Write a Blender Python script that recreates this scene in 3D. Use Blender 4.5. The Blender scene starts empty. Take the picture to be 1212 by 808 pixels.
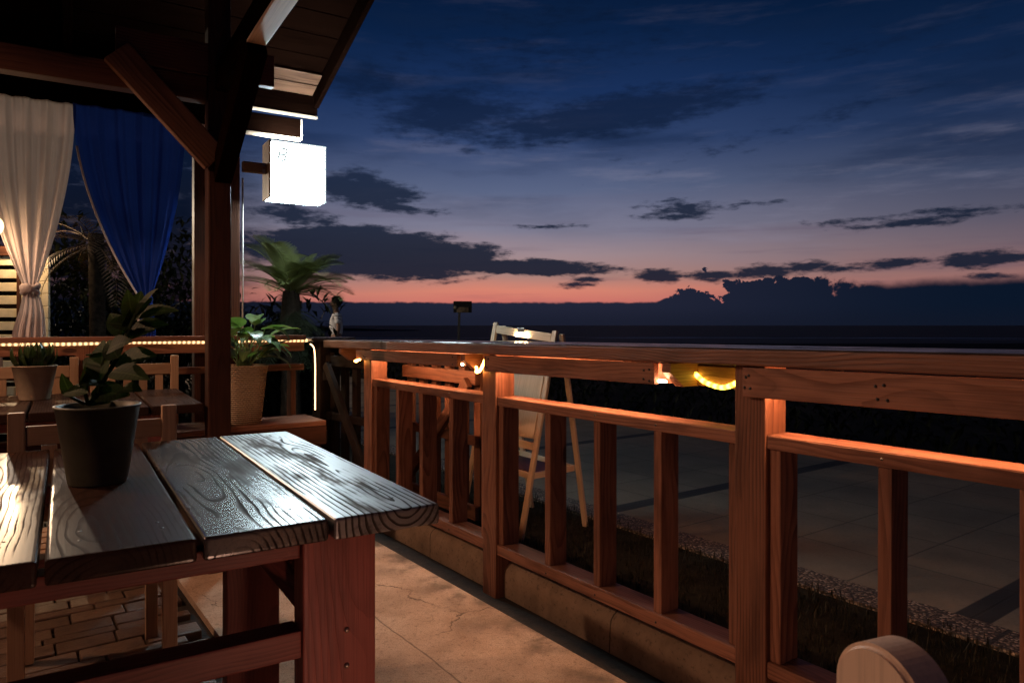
import bpy, bmesh, math, random
from mathutils import Vector, Matrix

random.seed(11)
scene = bpy.context.scene
COL = scene.collection
V = Vector
UP = V((0, 0, 1))
H = 1.15

# ------------------------------------------------------------------ axes
D = V((0.5878, -0.8090, 0)); N = V((0.8090, 0.5878, 0)); O = V((-0.0576, 3.035, 0))      # railing: along / outward
DT = V((0.531, -0.8474, 0)); NTT = V((0.8474, 0.531, 0)); P0 = V((-1.404, 3.3, 0))       # tables and pavilion
C1 = V((-0.148, 1.448, 0)); C2 = V((-1.42, 3.29, 0))                                     # near right corners of the tables


def R(t, w, z): return O + D * t + N * w + UP * z
def T(a, b, z): return P0 + NTT * a - DT * b + UP * z
def srgb(r, g, b):
    f = lambda c: (c / 255 / 12.92) if c / 255 <= .04045 else ((c / 255 + .055) / 1.055) ** 2.4
    return (f(r), f(g), f(b), 1)


# ------------------------------------------------------------------ mesh builder
class MB:
    def __init__(s): s.v = []; s.f = []; s.wc = []

    def add(s, vs, fs, wc=None):
        n = len(s.v); s.v += [V(p) for p in vs]
        s.f += [tuple(i + n for i in f) for f in fs]
        s.wc += [V(p) for p in (wc if wc else vs)]

    def beam(s, p0, p1, w, h, side=None, bev=.004, seg=2, off=None):
        """board along p0-p1; w along side, h along the other axis; grain coordinates kept per board"""
        p0 = V(p0); p1 = V(p1); x = p1 - p0; L = x.length; x = x / L
        if side is None:
            side = UP.cross(x)
            if side.length < 1e-3: side = V((1, 0, 0))
        y = (V(side) - x * V(side).dot(x)).normalized(); z = x.cross(y)
        bm = bmesh.new(); bmesh.ops.create_cube(bm, size=1)
        for v in bm.verts: v.co = V((v.co.x * L, v.co.y * w, v.co.z * h))
        if bev: bmesh.ops.bevel(bm, geom=bm.edges[:], offset=min(bev, w * .3, h * .3), segments=seg, profile=.6, affect='EDGES')
        bm.verts.ensure_lookup_table()
        o = off or V((random.uniform(0, 60), random.uniform(-.07, .07), random.choice((-1, 1)) * random.uniform(.03, .12)))
        c = (p0 + p1) / 2
        # wide face lies in local x-y
        if h > w: wl = [V((v.co.x, v.co.z, v.co.y)) + o for v in bm.verts]
        else: wl = [v.co + o for v in bm.verts]
        s.add([c + x * v.co.x + y * v.co.y + z * v.co.z for v in bm.verts], [[v.index for v in f.verts] for f in bm.faces], wl)
        bm.free(); return s

    def tube(s, pts, r, seg=8, caps=True):
        pts = [V(p) for p in pts]; rs = r if isinstance(r, (list, tuple)) else [r] * len(pts)
        vs = []; fs = []; ref = None; ac = 0; wl = []
        for i, p in enumerate(pts):
            t = (pts[min(i + 1, len(pts) - 1)] - pts[max(i - 1, 0)]).normalized()
            if ref is None: ref = t.orthogonal().normalized()
            ref = (ref - t * ref.dot(t)).normalized(); b = t.cross(ref)
            if i: ac += (p - pts[i - 1]).length
            for k in range(seg):
                a = 2 * math.pi * k / seg
                q = ref * math.cos(a) * rs[i] + b * math.sin(a) * rs[i]
                vs.append(p + q); wl.append(V((ac, math.cos(a) * rs[i], math.sin(a) * rs[i])))
        for i in range(len(pts) - 1):
            for k in range(seg):
                k2 = (k + 1) % seg
                fs.append((i * seg + k, i * seg + k2, (i + 1) * seg + k2, (i + 1) * seg + k))
        if caps:
            fs.append(tuple(reversed(range(seg)))); fs.append(tuple((len(pts) - 1) * seg + k for k in range(seg)))
        s.add(vs, fs, wl); return s

    def lathe(s, c, prof, seg=40, wob=None, cap=True):
        vs = []; fs = []; wl = []; c = V(c)
        for i, (r, z) in enumerate(prof):
            for k in range(seg):
                a = 2 * math.pi * k / seg; rr = r * (1 + (wob(a, z) if wob else 0))
                vs.append(c + V((rr * math.cos(a), rr * math.sin(a), z))); wl.append(V((a / 6.2832, z, r)))
        for i in range(len(prof) - 1):
            for k in range(seg):
                k2 = (k + 1) % seg
                fs.append((i * seg + k, i * seg + k2, (i + 1) * seg + k2, (i + 1) * seg + k))
        if cap and prof[0][0] > 1e-4: fs.append(tuple(reversed(range(seg))))
        s.add(vs, fs, wl); return s

    def quad(s, a, b, c, d): s.add([a, b, c, d], [(0, 1, 2, 3)]); return s

    def sphere(s, c, r, sx=1, sy=1, sz=1, seg=10, rings=7):
        vs = []; fs = []; c = V(c)
        for i in range(rings + 1):
            th = math.pi * i / rings
            for k in range(seg):
                a = 2 * math.pi * k / seg
                vs.append(c + V((r * sx * math.sin(th) * math.cos(a), r * sy * math.sin(th) * math.sin(a), r * sz * math.cos(th))))
        for i in range(rings):
            for k in range(seg):
                k2 = (k + 1) % seg
                fs.append((i * seg + k, (i + 1) * seg + k, (i + 1) * seg + k2, i * seg + k2))
        s.add(vs, fs); return s

    def leaf(s, base, d, up, L, W, curl=.5, seg=7, fold=.25, tip=1.0):
        """one folded blade: grows along d, droops by curl"""
        d = V(d).normalized(); up = V(up); side = d.cross(up)
        if side.length < 1e-3: side = d.orthogonal()
        side.normalize(); nn = side.cross(d).normalized()
        p = V(base); vs = []; fs = []; wl = []
        for i in range(seg + 1):
            t = i / seg
            w = W * .5 * (math.sin(math.pi * min(1, t ** .75 * .97 + .03)) ** .8) * tip if 0 < i < seg else W * .04
            vs += [p - side * w + nn * w * fold, p.copy(), p + side * w + nn * w * fold]
            wl += [V((t, -w, 0)), V((t, 0, 0)), V((t, w, 0))]
            q = Matrix.Rotation(-curl / seg * (0.4 + 1.2 * t), 3, side)
            d = q @ d; nn = q @ nn
            p = p + d * (L / seg)
        for i in range(seg):
            for k in (0, 1): fs.append((i * 3 + k, i * 3 + k + 1, i * 3 + 4 + k, i * 3 + 3 + k))
        s.add(vs, fs, wl); return s

    def build(s, name, mat, parent=None, smooth=False, base=False):
        me = bpy.data.meshes.new(name)
        off = V((0, 0, 0))
        if parent is None and s.v:
            xs = [p.x for p in s.v]; ys = [p.y for p in s.v]; zs = [p.z for p in s.v]
            off = V(((min(xs) + max(xs)) / 2, (min(ys) + max(ys)) / 2, min(zs)))
        me.from_pydata([p - off for p in s.v], [], s.f)
        at = me.attributes.new('wc', 'FLOAT_VECTOR', 'POINT')
        at.data.foreach_set('vector', [c for p in s.wc for c in p])
        if smooth: me.polygons.foreach_set('use_smooth', [True] * len(me.polygons))
        me.materials.append(mat); me.update()
        o = bpy.data.objects.new(name, me); COL.objects.link(o); o.location = off
        if parent is not None: attach(o, parent)
        return o


def attach(o, parent):
    o.parent = parent
    q = parent; M = Matrix()
    chain = []
    while q: chain.append(q); q = q.parent
    for q in reversed(chain): M = M @ (q.matrix_parent_inverse @ q.matrix_basis)
    o.matrix_parent_inverse = M.inverted()


def thing(name, loc, label, cat, group=None):
    o = bpy.data.objects.new(name, None); COL.objects.link(o); o.location = loc; o.empty_display_size = .1
    return tag(o, label, cat, group)


def tag(o, label, cat, group=None):
    o['label'] = label; o['category'] = cat
    if group: o['group'] = group
    return o


def struct(o): o['kind'] = 'structure'; return o


def copy_tree(o, parent=None):
    c = o.copy(); COL.objects.link(c)
    if parent: c.parent = parent
    for ch in [q for q in bpy.data.objects if q.parent == o]: copy_tree(ch, c)
    return c


# ------------------------------------------------------------------ materials
class NG:
    def __init__(s, tree): s.t = tree; s.n = tree.nodes; s.l = tree.links

    def node(s, typ, **kw):
        n = s.n.new(typ)
        for k, v in kw.items(): setattr(n, k, v)
        return n

    def put(s, sock, v):
        if v is None: return
        if isinstance(v, bpy.types.NodeSocket): s.l.new(v, sock)
        else: sock.default_value = v

    def m(s, op, a, b=None, c=None, clamp=False):
        n = s.n.new('ShaderNodeMath'); n.operation = op; n.use_clamp = clamp
        for i, v in enumerate((a, b, c)): s.put(n.inputs[i], v)
        return n.outputs[0]

    def vm(s, op, a, b=None):
        n = s.n.new('ShaderNodeVectorMath'); n.operation = op
        s.put(n.inputs[0], a)
        if b is not None: s.put(n.inputs[1], b)
        return n.outputs[0]

    def comb(s, x, y, z):
        n = s.n.new('ShaderNodeCombineXYZ')
        for i, v in enumerate((x, y, z)): s.put(n.inputs[i], v)
        return n.outputs[0]

    def sep(s, v):
        n = s.n.new('ShaderNodeSeparateXYZ'); s.put(n.inputs[0], v); return n.outputs

    def noise(s, vec, scale, detail=3, rough=.55, dist=0):
        n = s.n.new('ShaderNodeTexNoise'); s.put(n.inputs['Vector'], vec)
        n.inputs['Scale'].default_value = scale; n.inputs['Detail'].default_value = detail
        n.inputs['Roughness'].default_value = rough; n.inputs['Distortion'].default_value = dist
        return n.outputs['Fac']

    def ramp(s, f, stops, interp='LINEAR'):
        n = s.n.new('ShaderNodeValToRGB'); s.put(n.inputs[0], f); cr = n.color_ramp; cr.interpolation = interp
        while len(cr.elements) < len(stops): cr.elements.new(.5)
        for e, (p, c) in zip(cr.elements, stops):
            e.position = p; e.color = c if len(c) == 4 else (*c, 1)
        return n.outputs[0]

    def mix(s, f, a, b, mode='MIX'):
        n = s.n.new('ShaderNodeMix'); n.data_type = 'RGBA'; n.blend_type = mode
        s.put(n.inputs[0], f)
        for i, v in ((6, a), (7, b)):
            if isinstance(v, tuple) and len(v) == 3: v = (*v, 1)
            s.put(n.inputs[i], v)
        return n.outputs[2]

    def sstep(s, x, lo, hi):
        n = s.n.new('ShaderNodeMapRange'); n.interpolation_type = 'SMOOTHSTEP'
        s.put(n.inputs[0], x); s.put(n.inputs[1], lo); s.put(n.inputs[2], hi)
        return n.outputs[0]

    def bump(s, h, strength=.3, dist=.01):
        n = s.n.new('ShaderNodeBump'); n.inputs['Strength'].default_value = strength
        n.inputs['Distance'].default_value = dist; s.put(n.inputs['Height'], h); return n.outputs[0]


def mat(name):
    m = bpy.data.materials.new(name); m.use_nodes = True
    g = NG(m.node_tree); return m, g, m.node_tree.nodes['Principled BSDF']


def g3(c, k=1.0): return (c[0] * k, c[1] * k, c[2] * k, 1)


def wood(name, light, dark, rough=(.45, .65), spec=.35, freq=75, contrast=1.0, coat=0, bump=.25, dirt=.5, top=False, lines=(.25, .95), crough=.24, cior=1.75):
    m, g, b = mat(name)
    at = g.node('ShaderNodeAttribute', attribute_name='wc').outputs['Vector']
    oi = g.node('ShaderNodeObjectInfo').outputs['Random']
    x, y, z = g.sep(at)
    x = g.m('ADD', x, g.m('MULTIPLY', oi, 37.0))
    # knots
    kv = g.node('ShaderNodeTexVoronoi'); g.put(kv.inputs['Vector'], g.comb(g.m('MULTIPLY', x, 1.7), g.m('MULTIPLY', y, 5.0), g.m('MULTIPLY', z, 1.2)))
    kv.inputs['Scale'].default_value = 1.0
    kd = kv.outputs['Distance']
    kn = g.m('SUBTRACT', 1, g.sstep(kd, .02, .30))
    core = g.m('SUBTRACT', 1, g.sstep(kd, .045, .085))
    wv = g.noise(g.comb(g.m('MULTIPLY', x, 1.1), g.m('MULTIPLY', y, 3.0), g.m('MULTIPLY', z, 3.0)), 1.0, 2)
    wv2 = g.noise(g.comb(g.m('MULTIPLY', x, 5), g.m('MULTIPLY', y, 16), g.m('MULTIPLY', z, 16)), 1.0, 2)
    zz = g.m('ADD', z, g.m('MULTIPLY', g.m('SUBTRACT', wv, .5), .14))
    rr = g.m('SQRT', g.m('ADD', g.m('MULTIPLY', y, y), g.m('MULTIPLY', zz, zz)))
    rr = g.m('ADD', rr, g.m('MULTIPLY', wv2, .010))
    rr = g.m('ADD', rr, g.m('MULTIPLY', kn, .012))
    ring = g.m('FRACT', g.m('MULTIPLY', rr, freq))
    ring = g.sstep(ring, lines[0], lines[1])
    ring = g.m('MULTIPLY', ring, g.m('SUBTRACT', 1, g.sstep(g.m('FRACT', g.m('MULTIPLY', rr, freq)), .95, 1.0)))
    ring = g.m('MULTIPLY', ring, g.m('MULTIPLY_ADD', g.sstep(g.noise(g.comb(g.m('MULTIPLY', x, 3.0), g.m('MULTIPLY', y, 11), g.m('MULTIPLY', z, 11)), 1, 3), .36, .62), .85, .15))
    fib = g.noise(g.comb(g.m('MULTIPLY', x, 5), g.m('MULTIPLY', y, 260), g.m('MULTIPLY', z, 260)), 1.0, 2, .6)
    blot = g.noise(g.comb(g.m('MULTIPLY', x, 2.2), g.m('MULTIPLY', y, 9), g.m('MULTIPLY', z, 9)), 1.0, 4, .6)
    col = g.mix(g.m('MULTIPLY', ring, contrast), g3(light), g3(dark))
    col = g.mix(g.m('MULTIPLY', g.sstep(fib, .42, .8), .45), col, g3(dark, .6))
    col = g.mix(g.m('MULTIPLY', g.sstep(blot, .45, .75), dirt), col, g3(dark, .55))
    col = g.mix(g.m('MULTIPLY', core, .85), col, g3(dark, .3))
    rnd = g.ramp(g.m('FRACT', g.m('MULTIPLY', g.m('ADD', oi, .13), 7.31)), [(0, (.72, .70, .68)), (1, (1.15, 1.15, 1.15))])
    col = g.mix(1.0, col, rnd, 'MULTIPLY')
    g.put(b.inputs['Base Color'], col)
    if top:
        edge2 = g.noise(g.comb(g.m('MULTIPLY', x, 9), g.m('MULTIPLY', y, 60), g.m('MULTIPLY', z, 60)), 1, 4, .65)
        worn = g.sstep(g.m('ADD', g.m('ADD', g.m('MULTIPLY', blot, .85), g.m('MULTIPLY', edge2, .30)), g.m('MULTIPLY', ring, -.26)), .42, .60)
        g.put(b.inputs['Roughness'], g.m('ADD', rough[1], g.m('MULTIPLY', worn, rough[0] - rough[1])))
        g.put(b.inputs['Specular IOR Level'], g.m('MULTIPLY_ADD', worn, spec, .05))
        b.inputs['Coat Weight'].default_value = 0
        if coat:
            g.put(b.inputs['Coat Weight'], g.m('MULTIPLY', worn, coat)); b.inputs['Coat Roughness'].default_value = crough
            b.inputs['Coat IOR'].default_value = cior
    else:
        g.put(b.inputs['Roughness'], g.m('ADD', rough[0], g.m('MULTIPLY', blot, rough[1] - rough[0])))
        b.inputs['Specular IOR Level'].default_value = spec
        if coat: b.inputs['Coat Weight'].default_value = coat; b.inputs['Coat Roughness'].default_value = .3
    hgt = g.m('ADD', g.m('MULTIPLY', ring, -.5), g.m('MULTIPLY', fib, .6))
    hgt = g.m('SUBTRACT', hgt, g.m('MULTIPLY', core, 1.0))
    g.put(b.inputs['Normal'], g.bump(hgt, bump, .003))
    return m


M = {}
M['rail'] = wood('rail_pine', (.275, .118, .068), (.118, .042, .022), (.40, .66), .35, 95, .95, dirt=.8, bump=.5)
M['frame'] = wood('table_frame_red', (.27, .074, .056), (.14, .034, .027), (.38, .6), .35, 120, .7, dirt=.6)
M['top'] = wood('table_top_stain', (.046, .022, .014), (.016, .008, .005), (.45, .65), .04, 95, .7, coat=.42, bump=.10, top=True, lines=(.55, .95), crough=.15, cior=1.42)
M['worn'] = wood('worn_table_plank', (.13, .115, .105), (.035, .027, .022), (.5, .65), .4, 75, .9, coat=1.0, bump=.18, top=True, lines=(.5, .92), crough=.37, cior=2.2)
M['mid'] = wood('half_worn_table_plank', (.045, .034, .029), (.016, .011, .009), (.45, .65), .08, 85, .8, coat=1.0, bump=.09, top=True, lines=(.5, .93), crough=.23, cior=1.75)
M['counter'] = wood('counter_top_stain', (.040, .030, .025), (.016, .010, .008), (.42, .62), .35, 95, .7, coat=.9, bump=.22, top=True, lines=(.55, .95))
M['cream'] = wood('cream_chair_wood', (.84, .62, .46), (.78, .55, .40), (.4, .6), .35, 70, .3, dirt=.06, bump=.03)
M['easel'] = wood('easel_pine', (.80, .60, .41), (.66, .45, .28), (.4, .6), .3, 80, .5, dirt=.15, bump=.1)
M['pale'] = wood('pale_pine', (.46, .29, .17), (.33, .18, .095), (.4, .6), .3, 80, .5, dirt=.2, bump=.12)
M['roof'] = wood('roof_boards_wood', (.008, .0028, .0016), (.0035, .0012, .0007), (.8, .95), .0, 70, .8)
M['dark'] = wood('dark_roof_wood', (.08, .029, .016), (.03, .010, .006), (.5, .75), .25, 70, .8)
M['beam'] = wood('beam_wood', (.12, .045, .024), (.05, .017, .009), (.45, .65), .3, 70, .8)
M['brace'] = wood('lit_brace_wood', (.22, .10, .055), (.10, .042, .022), (.42, .6), .3, 80, .9, bump=.35)  # lighter pavilion wood: light painted into the brace and soffit colour
M['gate'] = wood('gate_wood', (.16, .066, .036), (.07, .026, .014), (.5, .7), .25, 80, .9)
M['black'] = wood('dark_gate_wood', (.028, .014, .009), (.012, .006, .004), (.55, .8), .2, 70, .7)


def simple(name, col, rough=.5, spec=.4, metal=0, emit=None, es=0, noise=0, nscale=20, bump=0):
    m, g, b = mat(name)
    b.inputs['Roughness'].default_value = rough; b.inputs['Specular IOR Level'].default_value = spec
    b.inputs['Metallic'].default_value = metal
    if noise or bump:
        tc = g.node('ShaderNodeTexCoord').outputs['Object']
        n = g.noise(tc, nscale, 5, .6)
        g.put(b.inputs['Base Color'], g.mix(g.sstep(n, .3, .7), g3(col, 1 - noise), g3(col, 1 + noise)))
        if bump: g.put(b.inputs['Normal'], g.bump(n, bump, .004))
    else: b.inputs['Base Color'].default_value = g3(col)
    if emit:
        b.inputs['Emission Color'].default_value = (*emit, 1); b.inputs['Emission Strength'].default_value = es
    return m


M['pot_olive'] = simple('olive_glazed_pot', (.12, .118, .07), .5, .35, noise=.22, nscale=9, bump=.05)
M['pot_beige'] = simple('beige_pot', (.40, .31, .21), .5, .35, noise=.1)
M['soil'] = simple('soil', (.03, .02, .014), .95, .1, noise=.5, nscale=60, bump=.6)
M['metal'] = simple('dull_metal', (.35, .33, .3), .35, .5, .9)
M['screw'] = simple('screw_metal', (.4, .33, .26), .4, .5, .9)
M['darkmetal'] = simple('dark_metal', (.05, .05, .05), .45, .5, .6)
M['cable'] = simple('pale_cable', (.55, .5, .48), .4, .4)
M['sign'] = simple('sign_lit_panel', (.8, .9, .9), .5, .2, emit=(.76, .94, 1.0), es=62)
M['signedge'] = simple('sign_glow_border', (.8, .9, .9), .4, .3, emit=(.80, .98, 1.0), es=.95)  # faint added glow around the overlit sign panel
M['signmark'] = simple('sign_faded_mark', (.4, .45, .45), .6, .1, emit=(.72, .86, .86), es=.62)
M['bulb'] = simple('warm_bulb', (.9, .8, .6), .4, .2, emit=(1, .62, .25), es=14)
def ropemat(name, c, lo, hi):
    m, g, b = mat(name)
    at = g.node('ShaderNodeAttribute', attribute_name='wc').outputs['Vector']
    x = g.sep(at)[0]
    f = g.m('ABSOLUTE', g.m('SUBTRACT', g.m('FRACT', g.m('MULTIPLY', x, 38)), .5))
    f = g.m('SUBTRACT', 1, g.sstep(f, .08, .42))
    b.inputs['Base Color'].default_value = (.6, .4, .2, 1); b.inputs['Emission Color'].default_value = (*c, 1)
    g.put(b.inputs['Emission Strength'], g.m('MULTIPLY_ADD', f, hi - lo, lo)); return m


M['ropebead'] = ropemat('beaded_rope_light', (1, .58, .26), .45, 2.6)
M['ropehot'] = simple('hot_rope_light', (.9, .8, .7), .4, .3, emit=(1, .49, .24), es=170)
M['bulbsoft'] = simple('soft_bulb', (.9, .8, .6), .4, .2, emit=(1, .66, .30), es=4)
M['rope'] = simple('rope_light_tube', (.9, .7, .4), .4, .3, emit=(1, .43, .09), es=26)
M['ropefar'] = simple('rope_light_tube_long', (.9, .7, .4), .4, .3, emit=(1, .55, .26), es=4.5)
M['ropeyellow'] = simple('yellow_rope_tube', (.9, .7, .1), .4, .3, emit=(1, .68, .045), es=9)
M['ropeyellow'] = ropemat('yellow_rope_light', (1, .68, .05), 3.5, 15)
M['led'] = simple('led_dot', (1, .95, .8), .4, .2, emit=(1, .80, .30), es=22)
M['fairy'] = simple('fairy_light_bead', (1, .95, .9), .3, .3, emit=(1, .93, .85), es=2.2)
M['clip'] = simple('clip_lamp_glow', (1, .9, .7), .4, .3, emit=(1, .7, .42), es=110)
M['skin'] = simple('skin', (.30, .17, .12), .55, .3)
M['shirt'] = simple('white_shirt', (.72, .70, .70), .85, .1, noise=.06, nscale=14)
M['shorts'] = simple('dark_shorts', (.02, .02, .025), .9, .1)
M['hair'] = simple('black_hair', (.012, .010, .009), .6, .3)
M['cabin'] = simple('cabin_cream_paint', (.62, .52, .36), .7, .2, noise=.12, nscale=9, bump=.1)
M['cabin_dark'] = simple('cabin_dark_gap', (.02, .013, .01), .9, .1)
M['tray'] = simple('red_brown_tray', (.10, .03, .022), .5, .3)
M['bark'] = simple('shaggy_bark', (.018, .012, .008), .9, .1, noise=.6, nscale=30, bump=.8)
M['bezel'] = simple('information_box', (.02, .02, .022), .6, .2)
M['shade'] = simple('lamp_shade_metal', (.08, .05, .03), .5, .3, .5)


def leafmat(name, c0, c1, rough=.4, trans=.25, spec=.5):
    m, g, b = mat(name)
    at = g.node('ShaderNodeAttribute', attribute_name='wc').outputs['Vector']
    x, y, z = g.sep(at)
    tc = g.node('ShaderNodeTexCoord').outputs['Object']
    n = g.noise(tc, 9, 4, .6)
    vein = g.m('SUBTRACT', 1, g.sstep(g.m('ABSOLUTE', y), .0004, .0022))
    side = g.m('SINE', g.m('MULTIPLY', g.m('ADD', x, g.m('MULTIPLY', g.m('ABSOLUTE', y), -5)), 60))
    col = g.mix(g.sstep(n, .35, .68), g3(c0), g3(c1))
    col = g.mix(g.m('MULTIPLY', g.sstep(side, .6, 1), .2), col, g3(c1, 1.4))
    col = g.mix(g.m('MULTIPLY', vein, .5), col, g3(c1, 2.0))
    g.put(b.inputs['Base Color'], col)
    b.inputs['Roughness'].default_value = rough; b.inputs['Specular IOR Level'].default_value = spec
    g.put(b.inputs['Normal'], g.bump(g.m('ADD', g.m('MULTIPLY', side, .2), n), .2, .003))
    tr = g.node('ShaderNodeBsdfTranslucent'); g.put(tr.inputs[0], g.mix(1, col, (1.1, 1.3, .5), 'MULTIPLY'))
    mx = g.node('ShaderNodeMixShader'); mx.inputs[0].default_value = trans
    g.l.new(b.outputs[0], mx.inputs[1]); g.l.new(tr.outputs[0], mx.inputs[2])
    g.l.new(mx.outputs[0], g.n['Material Output'].inputs[0])
    return m


M['leaf_dark'] = leafmat('dark_glossy_leaf', (.020, .034, .012), (.045, .065, .022), .28)
M['leaf_pot'] = leafmat('potted_plant_leaf', (.022, .036, .012), (.045, .062, .022), .62, .25, .12)
M['leaf_bright'] = leafmat('basket_plant_leaf', (.07, .13, .04), (.15, .22, .08), .3)
M['cycad'] = leafmat('cycad_frond', (.085, .10, .032), (.15, .165, .06), .45, .22)
M['dry'] = leafmat('dry_palm_frond', (.045, .024, .013), (.10, .055, .03), .6, .1)
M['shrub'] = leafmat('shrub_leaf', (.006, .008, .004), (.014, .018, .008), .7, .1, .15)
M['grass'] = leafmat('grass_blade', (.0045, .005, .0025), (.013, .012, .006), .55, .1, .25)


def cloth(name, col, trans=.45, edge=None):
    m, g, b = mat(name)
    tc = g.node('ShaderNodeTexCoord').outputs['Object']
    at = g.node('ShaderNodeAttribute', attribute_name='wc').outputs['Vector']
    x, y, z = g.sep(at)
    n = g.noise(tc, 700, 2)
    c = g3(col)
    if edge: c = g.mix(g.sstep(x, .05, .042), g3(col), g3(edge))
    else: c = g.mix(g.noise(tc, 6, 3), g3(col, .85), g3(col, 1.1))
    g.put(b.inputs['Base Color'], c); b.inputs['Roughness'].default_value = .85; b.inputs['Specular IOR Level'].default_value = .15
    b.inputs['Sheen Weight'].default_value = .15
    g.put(b.inputs['Normal'], g.bump(n, .15, .001))
    tr = g.node('ShaderNodeBsdfTranslucent'); g.put(tr.inputs[0], c)
    mx = g.node('ShaderNodeMixShader'); mx.inputs[0].default_value = trans
    g.l.new(b.outputs[0], mx.inputs[1]); g.l.new(tr.outputs[0], mx.inputs[2])
    g.l.new(mx.outputs[0], g.n['Material Output'].inputs[0])
    return m


M['white_cloth'] = cloth('white_curtain_cloth', (.70, .65, .64), .45)
M['blue_cloth'] = cloth('blue_curtain_cloth', (.012, .045, .30), .5)
M['trim_cloth'] = cloth('curtain_trim', (.6, .55, .55), .3)


def ground_mats():
    rot = math.atan2(D.y, D.x)
    def base(name):
        m, g, b = mat(name)
        geo = g.node('ShaderNodeNewGeometry').outputs['Position']
        x, y, z = g.sep(g.vm('SUBTRACT', geo, tuple(O)))
        t = g.m('ADD', g.m('MULTIPLY', x, D.x), g.m('MULTIPLY', y, D.y))
        w = g.m('ADD', g.m('MULTIPLY', x, N.x), g.m('MULTIPLY', y, N.y))
        return m, g, b, geo, t, w
    # sandy concrete of the terrace walk
    m, g, b, p, t, w = base('terrace_concrete')
    a = g.noise(p, 3.0, 6, .65); c = g.noise(p, 62, 6, .7); pit = g.noise(p, 120, 3, .6)
    col = g.ramp(a, [(.3, (.36, .24, .16)), (.5, (.52, .36, .25)), (.7, (.63, .46, .33))])
    col = g.mix(g.m('MULTIPLY', g.sstep(c, .52, .66), .55), col, (.16, .105, .07))
    stn = g.noise(p, 1.7, 5, .6)
    col = g.mix(g.m('MULTIPLY', g.sstep(stn, .5, .66), .55), col, (.20, .135, .09))
    jl = g.m('ABSOLUTE', g.m('ADD', w, g.m('MULTIPLY_ADD', g.noise(p, 3, 4), .03, .50)))
    col = g.mix(g.m('MULTIPLY', g.m('SUBTRACT', 1, g.sstep(jl, .0015, .005)), .6), col, (.06, .042, .03))
    gri = g.noise(p, 210, 3, .7)
    col = g.mix(g.m('MULTIPLY', g.sstep(gri, .45, .7), .6), col, (.10, .068, .045))
    crk = g.node('ShaderNodeTexVoronoi', feature='DISTANCE_TO_EDGE'); crk.inputs['Scale'].default_value = 1.6
    g.put(crk.inputs['Vector'], g.vm('ADD', p, g.comb(g.m('MULTIPLY', g.noise(p, 6, 4), .25), g.m('MULTIPLY', g.noise(p, 7, 4), .25), 0)))
    ck = g.m('SUBTRACT', 1, g.sstep(crk.outputs['Distance'], .002, .008))
    ck = g.m('MULTIPLY', ck, g.sstep(g.noise(p, 1.3, 2), .5, .62))
    col = g.mix(g.m('MULTIPLY', ck, .7), col, (.05, .035, .025))
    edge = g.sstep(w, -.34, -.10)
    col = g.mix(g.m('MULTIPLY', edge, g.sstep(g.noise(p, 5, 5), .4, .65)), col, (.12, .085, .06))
    g.put(b.inputs['Base Color'], col); b.inputs['Roughness'].default_value = .8; b.inputs['Specular IOR Level'].default_value = .25
    g.put(b.inputs['Normal'], g.bump(g.m('SUBTRACT', g.m('ADD', g.m('MULTIPLY', c, .8), g.m('MULTIPLY', pit, .35)), g.m('MULTIPLY', ck, .5)), .6, .010))
    M['concrete'] = m
    # kerb
    m, g, b, p, t, w = base('kerb_concrete')
    a = g.noise(p, 4, 6, .65); c = g.noise(p, 60, 4, .7)
    col = g.ramp(a, [(.3, (.14, .095, .062)), (.55, (.27, .185, .122)), (.75, (.36, .25, .17))])
    col = g.mix(g.m('MULTIPLY', g.sstep(c, .55, .68), .6), col, (.06, .045, .03))
    j = g.m('ABSOLUTE', g.m('SUBTRACT', g.m('FRACT', g.m('ADD', g.m('MULTIPLY', t, 1 / 1.3), g.m('MULTIPLY', g.noise(p, 8, 3), .02))), .5))
    jm = g.m('SUBTRACT', 1, g.sstep(j, .0012, .0035))
    col = g.mix(g.m('MULTIPLY', jm, .8), col, (.025, .018, .012))
    g.put(b.inputs['Base Color'], col); b.inputs['Roughness'].default_value = .8; b.inputs['Specular IOR Level'].default_value = .2
    g.put(b.inputs['Normal'], g.bump(g.m('SUBTRACT', c, jm), .4, .008))
    M['kerb'] = m
    # dark material for the painted rail shade and for the brick bed
    m, g, b, p, t, w = base('shade_and_bed_dark')
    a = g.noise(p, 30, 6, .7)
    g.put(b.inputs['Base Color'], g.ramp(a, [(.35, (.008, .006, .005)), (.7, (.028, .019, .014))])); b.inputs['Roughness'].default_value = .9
    g.put(b.inputs['Normal'], g.bump(a, .6, .01)); M['shade_and_bed'] = m
    # bricks
    m, g, b, p, t, w = base('paving_brick')
    at = g.node('ShaderNodeAttribute', attribute_name='wc').outputs['Vector']
    a = g.noise(p, 9, 5, .65); c = g.noise(p, 80, 4, .65); wn = g.node('ShaderNodeTexWhiteNoise'); g.put(wn.inputs[0], at)
    col = g.ramp(wn.outputs['Value'], [(0, (.07, .038, .023)), (.5, (.11, .066, .042)), (1, (.15, .098, .064))])
    col = g.mix(g.m('MULTIPLY', g.sstep(a, .48, .68), .7), col, (.05, .03, .02))
    g.put(b.inputs['Base Color'], col)
    g.put(b.inputs['Roughness'], g.m('MULTIPLY_ADD', a, .5, .2)); b.inputs['Specular IOR Level'].default_value = .5
    g.put(b.inputs['Normal'], g.bump(g.m('ADD', c, a), .5, .008)); M['brick'] = m
    # promenade slabs
    m, g, b, p, t, w = base('promenade_slabs')
    a = g.noise(p, 1.6, 6, .65); c = g.noise(p, 70, 4, .7)
    tt = g.m('ADD', t, .89 + 1.06 * 20)
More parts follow.
